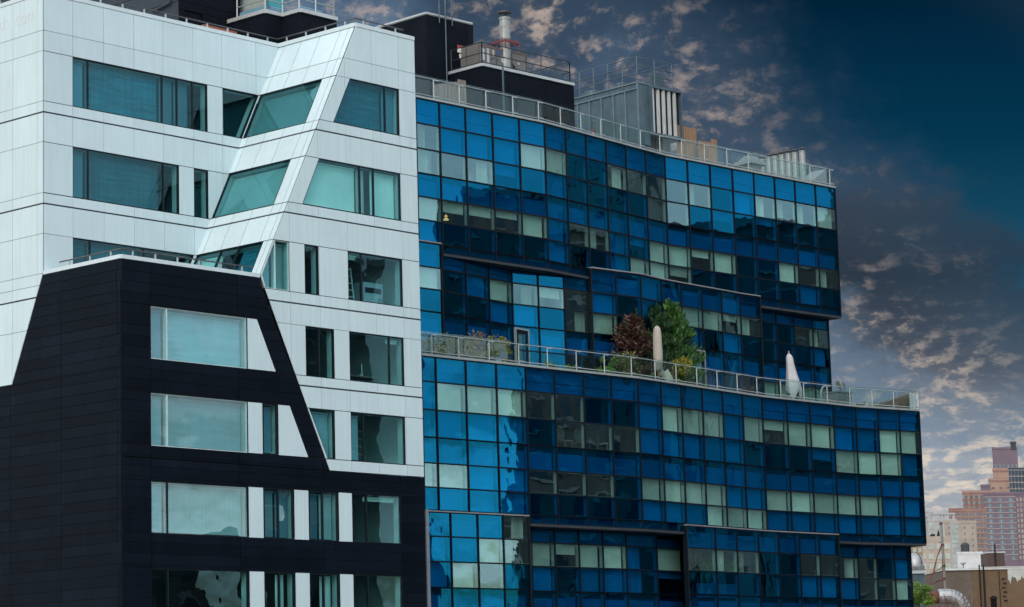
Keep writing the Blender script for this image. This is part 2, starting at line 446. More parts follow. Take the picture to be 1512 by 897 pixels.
def clad(mb, X, regions, rows, cols, holes, gap=.008, th=.03, pm=0, jm=1):
    """panels on a wall: X(s,z,d) maps to 3-D; rows = (z0,z1) bands, cols = vertical joints; holes = window openings"""
    for reg in regions:
        for z0, z1 in rows:
            for s0_, s1_ in zip(cols[:-1], cols[1:]):
                cell = reg
                for a, b, c in edges(rect(s0_, s1_, z0, z1)):
                    cell = clip(cell, a, b, c)
                    if len(cell) < 3: break
                if len(cell) < 3 or abs(area(cell)) < 1e-3: continue
                ps = [cell]
                for h in holes:
                    nx = []
                    for p in ps: nx += minus(p, h)
                    ps = nx
                for p in ps:
                    p = ccw(p)
                    q = inset(p, gap)
                    if len(q) > 2 and abs(area(q)) > 2e-3:
                        mb.hull([X(s, z, 0.0) for s, z in q], [X(s, z, th) for s, z in q], pm)
    for reg in regions:                     # the dark backing in the joints
        ps = [reg]
        for h in holes:
            nx = []
            for p in ps: nx += minus(p, h)
            ps = nx
        for p in ps: mb.poly([X(s, z, .004) for s, z in ccw(p)], jm)


# ------------------------------------------------------------------ the white and black house
RZ = math.atan2(F[1], F[0])
HOUSE = thing('apartment_house', 'white panelled apartment house with folded facade and a black clad lower corner', 'building', tuple(P0), RZ)
Z = ZC
WB = 4.29                                   # how far the upper white front stands back
def uf(z): return 6.45 + .4975 * (z - (16.25 + Z))
def XA(s, z, d): return (s, -d, z)
def XB(s, z, d): return (s, WB - d, z)
def XL(s, z, d): return (-d, s, z)
_fn = 1 / math.hypot(1, .4975)
def XF(s, z, d): return (uf(z) - d * _fn, s, z + d * .4975 * _fn)
ROOF = 26.5 + Z
fl = [25.16, 24.40, 22.55, 22.14, 21.05, 19.19, 18.79, 17.70, 15.85, 15.43]
fl = [z + Z for z in fl]
def bands(zs, thick=()):
    out = []
    for a, b in zip(zs[:-1], zs[1:]):
        out.append((b + (.022 if any(abs(b - t - Z) < .02 for t in thick) else 0), a - (.022 if any(abs(a - t - Z) < .02 for t in thick) else 0)))
    return out
TH = (22.14, 18.79, 15.43, 12.41)
rowsW = bands([ROOF] + fl + [14.64 + Z, 12.79 + Z, 12.41 + Z, 11.61 + Z, 9.77 + Z, 9.36 + Z], TH)
colsB = [0, 1.30, 2.73, 4.16, 5.58, 7.06, 8.52, 10.29, 12.5]
zz = lambda *p: [(a, b + Z) for a, b in p]
W_UP = {  # recessed upper front
    'B1': (zz((1.30, 22.54), (7.77, 22.54), (7.77, 24.39), (1.30, 24.39)), [2.03, 5.55, 6.28, 7.05], ['screen_slate', 'screen_teal', 'screen_slate', 'screen_slate', None]),
    'B2': (zz((8.55, 22.54), (9.50, 22.54), (10.41, 24.39), (8.55, 24.39)), [], [None]),
    'B3': (zz((1.30, 19.18), (6.32, 19.18), (6.32, 21.05), (1.30, 21.05)), [2.03, 5.58], ['screen_slate', 'screen_teal', None]),
    'B4': (zz((7.06, 19.17), (7.77, 19.17), (7.77, 21.04), (7.06, 21.04)), [], [None]),
    'B5': (zz((1.30, 15.85), (6.1, 15.85), (7.03, 17.70), (1.30, 17.70)), [2.10, 4.6], ['screen_teal', 'screen_teal', None]),
}
W_FOLD = {
    'F1': (zz((.77, 22.55), (4.25, 22.55), (4.27, 24.42), (.77, 24.42)), [], ['screen_mist'], ((2.7, 22.5), (3.95, 24.5))),
    'F2': (zz((.81, 19.20), (4.27, 19.20), (4.27, 21.07), (.81, 21.07)), [], ['blind_mist'], ((3.0, 19.15), (3.75, 20.3))),
    'F3': (zz((.55, 15.9), (4.27, 15.9), (4.27, 17.71), (.55, 17.71)), [1.9, 2.9], ['screen_teal', None, 'blind_grey']),
}
W_A = {
    'A1': (zz((10.27, 22.56), (13.81, 22.56), (13.83, 24.40), (11.19, 24.40)), [13.08], ['screen_teal', 'screen_slate']),
    'A2': (zz((8.60, 19.20), (13.80, 19.20), (13.80, 21.06), (9.50, 21.06)), [11.64, 12.37], ['blind', 'curtain', 'blind']),
    'A3': (zz((6.71, 15.85), (7.89, 15.85), (7.89, 17.69), (7.20, 17.69), (6.55, 16.34)), [7.20], ['blind_sky', 'blind_grey']),
    'A4': (zz((8.67, 15.85), (9.38, 15.85), (9.38, 17.70), (8.67, 17.70)), [], [None]),
    'A5': (zz((10.90, 15.84), (13.80, 15.84), (13.80, 17.69), (10.90, 17.69)), [11.63], ['half', None]),
    'A6': (zz((8.66, 12.78), (10.11, 12.78), (10.11, 14.64), (8.66, 14.64)), [9.36], [None, None]),
    'A7': (zz((10.90, 12.78), (13.79, 12.78), (13.79, 14.64), (10.90, 14.64)), [13.04], [None, 'half']),
    'A8': (zz((9.68, 9.79), (10.07, 9.79), (10.07, 11.61), (8.76, 11.61)), [], ['blind_sky']),
    'A9': (zz((10.90, 9.77), (13.77, 9.77), (13.77, 11.60), (10.90, 11.60)), [11.59], ['blind_sky', None]),
}
W_D = {  # blind tints here also carry part of the panes' sky reflection
    'D1': (zz((1.29, 12.81), (5.76, 12.81), (5.76, 14.67), (1.29, 14.67)), [2.03], ['screen_slate', 'blind_sky']),
    'D2': (zz((1.27, 9.78), (5.74, 9.78), (5.74, 11.63), (1.27, 11.63)), [2.02], ['blind_sky', 'blind_sky']),
    'D2b': (zz((6.51, 9.79), (7.21, 9.79), (7.21, 11.62), (6.51, 11.62)), [], ['screen_slate']),
}
for k, (z0_, z1_), bl in (('D3', (6.76, 8.58), (['blind_sky', 'blind_grey'], ['blind_sky', 'screen_slate'], ['screen_slate', 'blind_grey'], [None, 'half'])),
                          ('D4', (3.74, 5.58), ([None, None], [None, 'curtain'], [None, 'curtain'], [None, None])),
                          ('D5', (.72, 2.56), (['blind', None], [None, 'blind'], [None, None], ['blind', None]))):
    for j, (a, b_, mm) in enumerate(((1.26, 5.72, 2.01), (6.50, 7.94, 7.21), (8.72, 10.17, 9.41), (10.93, 13.46, 11.67))):
        W_D[k + 'abcd'[j]] = (zz((a, z0_), (b_, z0_), (b_, z1_), (a, z1_)), [mm], bl[j])
INFILL = [zz((5.79, 12.81), (7.17, 12.81), (6.27, 14.67), (5.79, 14.67)), zz((5.77, 9.78), (6.48, 9.78), (6.48, 11.63), (5.77, 11.63)),
          zz((7.24, 9.78), (8.72, 9.78), (7.82, 11.63), (7.24, 11.63))]
for z0_, z1_ in ((6.76, 8.58), (3.74, 5.58), (.72, 2.56)):
    for a, b_ in ((5.75, 6.47), (7.97, 8.69), (10.20, 10.90)): INFILL.append(zz((a, z0_), (b_, z0_), (b_, z1_), (a, z1_)))

# walls
mb = MB(); clad(mb, XB, [zz((0, 15.4), (6.1, 15.4), (uf(ROOF), 26.5), (0, 26.5))], rowsW, colsB, [w[0] for w in W_UP.values()])
mb.build('white_front_wall', ['white_panel', 'joint'], HOUSE)
mb = MB(); clad(mb, XF, [zz((.02, 15.4), (WB, 15.4), (WB, 26.5), (.02, 26.5))], rowsW, [0, .3, .78, 1.9, 2.95, 3.95, 4.3], [w[0] for w in W_FOLD.values()], .012, .016)
mb.build('folded_wall', ['white_panel', 'joint'], HOUSE)
colsA = [5, 7.92, 9.42, 10.90, 12.35, 13.83, 14.75]
regA = zz((6.45, 16.3), (9.78, 9.36), (14.75, 9.36), (14.75, 26.5), (11.55, 26.5))
mb = MB(); clad(mb, XA, [regA], rowsW, colsA, [w[0] for w in W_A.values()])
mb.build('white_side_bay_wall', ['white_panel', 'joint'], HOUSE)
mb = MB()
lrows = bands([ROOF] + fl + [14.3 + Z, 12.43 + Z], TH)
clad(mb, XL, [zz((WB, 16.26), (26, 16.26), (26, 26.5), (WB, 26.5)), zz((6.09, 12.43), (26, 12.43), (26, 16.26), (4.29, 16.26))], lrows, [4.29, 4.62, 6.05, 7.5, 9, 10.5, 12, 13.5, 15, 20, 26], [])
mb.build('white_left_wall', ['white_panel', 'joint'], HOUSE)
drows = [(16.2 - .375 * (k + 1) + Z, 16.2 - .375 * k + Z) for k in range(70)]
drows = [r for r in drows if r[1] > .3]
mb = MB()
dreg = [zz((0, 9.36), (9.76, 9.36), (6.36, 16.2), (0, 16.2)), [(0, .2), (14.75, .2), (14.75, 9.34 + Z), (0, 9.34 + Z)]]
clad(mb, XA, dreg, drows, [0, 1.27, 5.34, 9.41, 13.46, 14.75], [w[0] for w in W_D.values()] + INFILL, .009)
mb.build('black_front_wall', ['black_panel', 'dark_void'], HOUSE)
mb = MB(); clad(mb, XL, [zz((0, 12.4), (6.08, 12.4), (4.29, 16.2), (0, 16.2)), [(0, .2), (26, .2), (26, 12.4 + Z), (0, 12.4 + Z)]], drows, [0, .2, 3.26, 6.17, 9.1, 14, 20, 26], [], .009)
mb.build('black_left_wall', ['black_panel', 'dark_void'], HOUSE)
for p in INFILL:
    q = inset(ccw(p), .012); MB().hull([XA(s, z, -.03) for s, z in q], [XA(s, z, .018) for s, z in q]).build('white_infill_panel', 'white_panel', HOUSE)

# windows
def ring(mb, X, outer, inner, d0, d1, mi=0):
    n = len(outer)
    for k in range(n):
        k2 = (k + 1) % n
        a, b_, c, d = outer[k], outer[k2], inner[k2], inner[k]
        mb.hull([X(*a, d0), X(*b_, d0), X(*c, d0), X(*d, d0)], [X(*a, d1), X(*b_, d1), X(*c, d1), X(*d, d1)], mi)
def offset_poly(p, d):
    p = ccw(p); e = edges(p); n = len(p); out = []
    for i in range(n):
        a1, b1, c1 = e[i - 1]; a2, b2, c2 = e[i]; det = a1 * b2 - a2 * b1
        out.append((((c1 - d) * b2 - (c2 - d) * b1) / det, (a1 * (c2 - d) - a2 * (c1 - d)) / det))
    return out
def make_window(X, poly, mull, blinds, gl='house_glass', fw_=.034, pale=False, cutl=()):
    poly = ccw(poly); inner = offset_poly(poly, fw_); rev = offset_poly(poly, .006)
    mb = MB(); ring(mb, X, poly, rev, .027, -.05, 0); ring(mb, X, rev, inner, .004, -.09, 1); ring(mb, X, rev, offset_poly(poly, .022), -.092, -.36, 2)
    zs_ = [p[1] for p in poly]
    for ms in mull:
        bar = clip(clip(inner, 1, 0, ms + .028), -1, 0, -(ms - .028))
        if len(bar) > 2: mb.hull([X(s, z, -.09) for s, z in bar], [X(s, z, .006) for s, z in bar], 1)
    w = mb.build('window', ['window_frame', 'pale_frame' if pale else 'window_frame', 'inner_frame'], HOUSE)
    ss_ = [min(p[0] for p in poly) - 1] + list(mull) + [max(p[0] for p in poly) + 1]
    for k, bl in enumerate(blinds):
        pane = clip(clip(inner, -1, 0, -ss_[k]), 1, 0, ss_[k + 1])
        if len(pane) < 3: continue
        t1, t2 = random.uniform(-.008, .008), random.uniform(-.008, .008); s_m = sum(p[0] for p in pane) / len(pane); z_m = sum(p[1] for p in pane) / len(pane)
        MB().poly([X(s, z, -.018 + t1 * (s - s_m) + t2 * (z - z_m)) for s, z in pane]).build('glass_pane', gl, w)
        if bl:
            bp = inset(pane, .05)
            if bl == 'half': zt = max(z for _, z in bp); bp = clip(bp, 0, -1, -(zt - .16)); mt_ = 'blind'
            else: mt_ = bl
            if cutl:                        # blind cut on a slant; dark gap imitates the reflected neighbouring window
                (p0, q0_), (p1, q1_) = cutl[0]; dx, dy = p1 - p0, q1_ - q0_; tri = [(p0, q0_ - .1), (p1, q1_), (4.4, q1_ - .2), (4.4, q0_ - .1)]
                for pc in minus(bp, tri): MB().poly([X(s, z, -.27) for s, z in pc]).build('roller_blind', mt_, w)
                continue
            if len(bp) < 3: continue
            a, b_ = min(p[0] for p in bp), max(p[0] for p in bp)
            if mt_ == 'curtain':
                bp = clip(bp, 1, 0, a + (b_ - a) * random.uniform(.6, .9)); mb2 = MB(); n = 28; b_ = max(p[0] for p in bp); zb, zt = min(p[1] for p in bp), max(p[1] for p in bp)
                pt = [(a + (b_ - a) * i / n, -.30 + .035 * math.sin(i * 2.0)) for i in range(n + 1)]
                for (p, d1), (q, d2) in zip(pt[:-1], pt[1:]): mb2.poly([X(p, zb, d1), X(q, zb, d2), X(q, zt, d2), X(p, zt, d1)])
                mb2.build('curtain', 'curtain', w, smooth=True)
            else:
                zt = max(p[1] for p in bp)
                b2 = MB().poly([X(s, z, -.27) for s, z in bp])
                top = [p for p in bp if p[1] > zt - .01]
                if len(top) > 1: b2.bar(X(min(p[0] for p in top), zt - .03, -.26), X(max(p[0] for p in top), zt - .03, -.26), .07, .07)
                b2.build('roller_blind', mt_, w)
    return w
for X_, ws in ((XB, W_UP), (XF, W_FOLD), (XA, W_A), (XA, W_D)):
    for k, (poly, mull, bl, *cutl) in ws.items():
        make_window(X_, poly, mull, bl, cutl=cutl, gl= 'front_glass' if k[0] == 'D' and k[-1] != 'd' and k[:2] != 'D4' else 'house_glass', pale=k in ('D1', 'D2', 'A3'))

# inside: floors, a back wall, a few partitions
mb = MB()
for z in (25.3, 22.0, 18.65, 15.3):
    z += Z; a = uf(z)
    mb.hull([(.06, WB + .36, z - .25), (a + .2, WB + .36, z - .25), (a + .3, .36, z - .25), (14.6, .36, z - .25), (14.6, 24, z - .25), (.06, 24, z - .25)],
            [(.06, WB + .36, z), (a + .2, WB + .36, z), (a + .3, .36, z), (14.6, .36, z), (14.6, 24, z), (.06, 24, z)])
for z in (12.3, 9.25, 6.2, 3.2, .2, -2.8, -5.8):
    mb.box((.06, .36, z - .25 + Z), (14.6, 24, z + Z))
mb.build('floor_slab', 'interior', HOUSE)
mb = MB(); mb.box((.06, 9.3, .1), (14.6, 9.5, ROOF - .6))
for u in (6.0, 10.55): mb.box((u, WB + 1.2 if u < 8 else .9, .1), (u + .12, 9.3, 15.2 + Z))
mb.box((3.9, WB + .6, 15.3 + Z), (4.0, 9.3, ROOF - .7)); mb.box((12.1, 2.2, 15.3 + Z), (12.2, 9.3, ROOF - .7))
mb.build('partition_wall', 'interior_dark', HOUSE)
mb = MB(); mb.box((14.6, .03, .1), (14.75, 26, ROOF - .02)); mb.box((0.03, 25.9, .1), (14.7, 26, ROOF - .02))
mb.build('rear_wall', 'white_panel', HOUSE)
# roof and its white coping, terrace on the black corner
mb = MB(); a = uf(ROOF)
for zt, zb in ((ROOF - .45, ROOF - .7),):
    mb.hull([(.04, WB + .04, zb), (a, WB + .04, zb), (a + .02, .04, zb), (14.6, .04, zb), (14.6, 25.8, zb), (.04, 25.8, zb)],
            [(.04, WB + .04, zt), (a, WB + .04, zt), (a + .02, .04, zt), (14.6, .04, zt), (14.6, 25.8, zt), (.04, 25.8, zt)])
mb.hull([(.04, .04, 15.2 + Z), (6.5, .04, 15.2 + Z), (6.0, WB - .05, 15.2 + Z), (.04, WB - .05, 15.2 + Z)], [(.04, .04, 15.42 + Z), (6.5, .04, 15.42 + Z), (6.0, WB - .05, 15.42 + Z), (.04, WB - .05, 15.42 + Z)])
mb.build('roof_deck', 'roofing', HOUSE)
def coping(mb, pts, z0_, h, wid, out_=.05, seg=2.2):
    """flat cap along plan points; the wall line is on the left of travel's right side"""
    for (x0, y0), (x1, y1) in zip(pts[:-1], pts[1:]):
        d = Vector((x1 - x0, y1 - y0)); l = d.length; d /= l; n = Vector((d.y, -d.x)); k = max(1, round(l / seg))
        for i in range(k):
            a_ = Vector((x0, y0)) + d * (l * i / k + .004); b_ = Vector((x0, y0)) + d * (l * (i + 1) / k - .004)
            q = [a_ + n * out_, b_ + n * out_, b_ - n * wid, a_ - n * wid]
            mb.hull([(*p, z0_) for p in q], [(*p, z0_ + h) for p in q])
mb = MB()
coping(mb, [(0, 20), (0, WB), (a - .03, WB)], ROOF + .003, .15, .35); coping(mb, [(a - .03, WB - .06), (a, 0)], ROOF + .003, .15, .35); coping(mb, [(a + .02, 0), (14.75, 0)], ROOF + .003, .15, .35); coping(mb, [(14.75, .1), (14.75, 20)], ROOF + .003, .15, .3)
mb.build('coping', 'white_trim', HOUSE)
mb = MB(); coping(mb, [(0, WB - .03), (0, 0), (6.42, 0)], 16.2 + Z + .003, .14, .3); mb.build('terrace_coping', 'white_trim', HOUSE)
def low_rail(pts, z, h=.23, sp=1.05, name='railing', top='dark_rail', skip=0):
    mb = MB(); posts = []
    for (x0, y0), (x1, y1) in zip(pts[:-1], pts[1:]):
        mb.tube([(x0, y0, z + h), (x1, y1, z + h)], .026, 6)
        l = math.hypot(x1 - x0, y1 - y0); k = max(1, round(l / sp))
        for i in range(k): posts.append((x0 + (x1 - x0) * (i + .5) / k, y0 + (y1 - y0) * (i + .5) / k))
    r = mb.build(name, top, HOUSE)
    for x, y in posts: MB().box((x - .025, y - .025, z), (x + .025, y + .025, z + h - .02)).build('post', 'rail_metal', r)
low_rail([(.12, 18), (.12, WB + .12), (a + .03, WB + .12), (a + .12, .12), (14.3, .12)], ROOF + .15)
low_rail([(.12, WB - .75), (.12, .12), (6.2, .12)], 16.34 + Z)
# the worn web address on the left wall
cu = bpy.data.curves.new('letters', 'FONT'); cu.body = '8th .com'; cu.size = .78; cu.extrude = .003
to = bpy.data.objects.new('letters_curve', cu); COL.objects.link(to)
dg = bpy.context.evaluated_depsgraph_get(); me = bpy.data.meshes.new_from_object(to.evaluated_get(dg)); bpy.data.objects.remove(to)
wid = max(v.co.x for v in me.vertices); me.transform(Matrix.Diagonal((2.55 / wid, 1, 1, 1)))
me.materials.append(MAT['ghost_letters'])
lt = bpy.data.objects.new('wall_lettering', me); COL.objects.link(lt); lt.parent = HOUSE
lt.matrix_local = Matrix(((0, 0, -1, -.0345), (-1, 0, 0, 7.25), (0, 1, 0, 25.62 + Z), (0, 0, 0, 1)))
lt['label'] = 'faded grey web address 8th .com on white panels'

# penthouse blocks on the roof
def house_pt(u, w): return P0 + F * u + L * w
def loc_of(P): q = np.asarray(P) - P0; return float(q @ F), float(q @ L), float(P[2])
mb = MB()
w1 = 6.8; u0, u1 = 8.57, 11.79
rws = [(25.9 + Z + .62 * k, 25.9 + Z + .62 * (k + 1)) for k in range(9)]
clad(mb, lambda s, z, d: (s, w1 - d, z), [rect(u0, u1, 25.9 + Z, 31 + Z)], rws, [u0, u1 + .01], [rect(8.85, 9.78, 26.0 + Z, 28.05 + Z)], .012)
bh = mb.build('stair_bulkhead', ['black_cladding', 'dark_void'], HOUSE)
mb = MB(); clad(mb, lambda s, z, d: (u0 - d, s, z), [rect(w1, 19, 25.9 + Z, 31 + Z)], rws, [w1, 10.5, 14.5, 19.01], [], .012)
mb.box((u0 + .02, w1 + .2, 30.9 + Z), (u1, 19, 31 + Z)); mb.box((u1 - .1, w1 + .05, 25.8 + Z), (u1, 19, 31 + Z))
mb.build('bulkhead_side', ['grey_cladding', 'dark_void'], bh)
mb = MB(); mb.box((8.87, w1 + .03, 26 + Z), (9.76, w1 + .08, 28.03 + Z)); d_ = mb.build('door', 'black_cladding', bh)
mb = MB(); mb.tube([(u0 - .12, 8.2, 28.2 + Z), (u0 - .12, 7.2, 28.35 + Z), (u0 - .12, 7.15, 28.5 + Z)], .05, 6); mb.build('pipe', 'pipe_rail', bh)
zt = 0
Q = house_pt(0, 3.6); c1 = on_plane(443, 13, Q, L); zt = c1[2]
c2 = on_plane(497, 28, Q, L)
cu_, cw_, _ = loc_of(c1); c2u = loc_of(c2)[0]
i1 = loc_of(at_z(419, 21, zt)); i2 = loc_of(at_z(396, 13, zt)); i3 = loc_of(at_z(355, 29, zt))
pl = [(c2u, 3.6), (cu_, 3.6), (cu_, i1[1]), (i2[0], i1[1]), (i2[0], i3[1] + 4), (c2u, i3[1] + 4)]
mb = MB(); mb.hull([(x, y, 25.8 + Z) for x, y in pl], [(x, y, zt - .16) for x, y in pl])
bh2 = mb.build('roof_bulkhead', 'black_cladding', HOUSE)
mb = MB()
for (x0, y0), (x1, y1) in zip(pl[:-2], pl[1:-1]): mb.bar((x0, y0, zt - .07), (x1, y1, zt - .07), .16, .15)
mb.bar((c2u, 3.6, zt - .07), (c2u, 8, zt - .07), .16, .15)
mb.hull([(x, y, zt - .12) for x, y in pl], [(x, y, zt - .05) for x, y in pl])
mb.build('coping', 'silver', bh2)
mb = MB(); mb.box((cu_ + 1.3, 3.44, zt - 1.35), (cu_ + 1.75, 3.6, zt - .85)); mb.build('lamp_box', 'black_cladding', bh2)
mb = MB(); mb.box((cu_ + 1.68, 3.34, zt - 1.22), (cu_ + 2.0, 3.44, zt - .78)); mb.build('alarm_box', 'sign_red', bh2)
mb = MB(); mb.box((cu_ + .35, 3.5, zt - 1.75), (cu_ + .62, 3.6, zt - 1.2)); mb.build('vent_box', 'dark_void', bh2)
mb = MB()
pr = [(c2u, 3.75), (cu_ + .1, 3.75), (cu_ + .1, i1[1] + .1), (i2[0] + .1, i1[1] + .1), (i2[0] + .1, i3[1])]
for h in (.45, .95, 1.45):
    for (x0, y0), (x1, y1) in zip(pr[:-1], pr[1:]): mb.tube([(x0, y0, zt + h), (x1, y1, zt + h)], .025, 6)
for (x, y) in pr + [((c2u + cu_) / 2, 3.75)]: mb.tube([(x, y, zt - .05), (x, y, zt + 1.5)], .03, 6)
mb.tube([(c2u, 3.75, zt - 3), (c2u, 3.75, zt + 1.5)], .03, 6)
mb.build('railing', 'rail_metal', bh2)
mb = MB(); mb.tube([(cu_ + .3, 4.05, zt + .1), (c2u - .5, 4.05, zt + .1)], .18, 10); mb.tube([(i2[0] + .4, i1[1] + .3, zt + .12), (i2[0] + .4, i3[1], zt + .12)], .2, 10)
mb.tube([(i2[0] + .5, i1[1] + .35, zt + .12), (cu_ + .2, i1[1] + .35, zt + .12)], .2, 10); mb.build('rolled_tarp', 'tarp_blue', bh2)
mb = MB(); x_ = i2[0] + .9
for k in range(5): y_ = i1[1] + 1.0 + k * 1.1; mb.box((x_ - .04, y_ - .04, zt), (x_ + .04, y_ + .04, zt + 3))
mb.box((x_ - .03, i1[1] + 1, zt + 1.15), (x_ + .03, i1[1] + 5.5, zt + 1.25))
sr = mb.build('sunroom', 'silver', bh2)
for k in range(4): y_ = i1[1] + 1.06 + k * 1.1; MB().box((x_ + .0, y_, zt + .05), (x_ + .02, y_ + .98, zt + 3)).build('glass_pane', 'far_glass_pale', sr)
mb = MB(); mb.box((cu_ + .2, 5.6, zt), (cu_ + 1.0, 5.7, zt + 2.1)); mb.build('teal_panel', 'teal_door', bh2)
t = thing('wood_crate', 'flat reddish wood crate behind the low roof rail', 'crate', tuple(house_pt(9.6, 5.4) + np.array([0, 0, ROOF - .45])), RZ)
mb = MB()
for k in range(3): mb.box((-.9, 0, .62 + k * .17), (.75, .06, .77 + k * .17))
for x in (-.85, .7): mb.box((x - .05, .06, 0), (x + .05, .5, 1.13))
mb.build('slats', 'rust_wood', t)
mb = MB(); mb.lathe((-1.1, .6, .0), [(.22, 0), (.25, .7), (.3, .72), (.3, 1.0), (.1, 1.1)], 10)


# ------------------------------------------------------------------ the curved blue glass building
GB = thing('glass_apartment_building', 'curved apartment building of blue and pale glass panes with a planted terrace', 'building', (-3.81, 108.56, 0))
def wpts(p): return [np.array(q, float) for q in p]
PU = wpts([(-3.81, 108.56), (-2.84, 109.55), (-1.76, 110.66), (-0.62, 111.83), (0.54, 113.03), (1.66, 114.17), (2.61, 115.42), (3.54, 116.66), (4.48, 117.90), (5.43, 119.17), (6.40, 120.44), (7.36, 121.71), (8.49, 122.83), (9.64, 123.97), (10.80, 125.12), (11.92, 126.23), (13.04, 127.33), (14.14, 128.43), (15.28, 129.55), (16.38, 130.64)])
PM1 = wpts([(-3.85, 108.42), (-2.91, 109.37)])
PM2 = wpts([(-2.89, 109.47), (-1.92, 110.80), (-0.96, 112.12), (0.03, 113.46), (1.17, 114.49), (2.33, 115.53), (3.51, 116.62)])
PM3 = wpts([(3.55, 116.50), (4.70, 117.55), (5.87, 118.60), (6.90, 120.15), (7.87, 121.35), (8.90, 122.58), (9.92, 123.80), (10.90, 124.98), (11.95, 126.08)])
PM4 = wpts([(11.97, 126.83), (12.85, 127.75), (13.82, 128.78), (14.86, 129.87), (15.75, 130.81)])
PL = wpts([(-3.69, 104.97), (-3.13, 105.54), (-1.95, 106.74), (-0.72, 107.98), (0.49, 109.21), (1.69, 110.43), (2.94, 111.71), (4.16, 112.95), (5.37, 114.17), (6.44, 115.58), (7.42, 116.89), (8.43, 118.21), (9.44, 119.54), (10.46, 120.89), (11.48, 122.24), (12.76, 123.55), (13.96, 124.79), (15.23, 126.10), (16.46, 127.36), (17.65, 128.25), (18.81, 129.12), (19.92, 129.95)])
PB1 = wpts([(-3.61, 104.88), (-2.69, 105.81), (-1.63, 106.90), (-0.61, 107.92), (0.43, 108.98)])
PB2 = wpts([(0.44, 110.22), (1.51, 111.31), (2.55, 112.38), (3.59, 113.44), (4.63, 114.48), (6.04, 116.30), (7.40, 118.10)])
PB3 = wpts([(7.38, 116.64), (8.79, 118.49), (9.86, 119.90), (10.97, 121.36), (12.01, 122.61), (13.08, 123.71), (14.13, 124.80), (15.15, 125.85)])
PB4 = wpts([(15.33, 127.27), (16.34, 128.21), (17.34, 128.95), (18.31, 129.68), (19.20, 130.35)])
def outn(P, i):
    a, b_ = P[max(0, i - 1)], P[min(len(P) - 1, i + 1)]; t_ = (b_ - a) / np.linalg.norm(b_ - a)
    return np.array([t_[1], -t_[0]])
def segn(a, b_):
    t_ = (b_ - a) / np.linalg.norm(b_ - a); return t_, np.array([t_[1], -t_[0]])
MW = .055
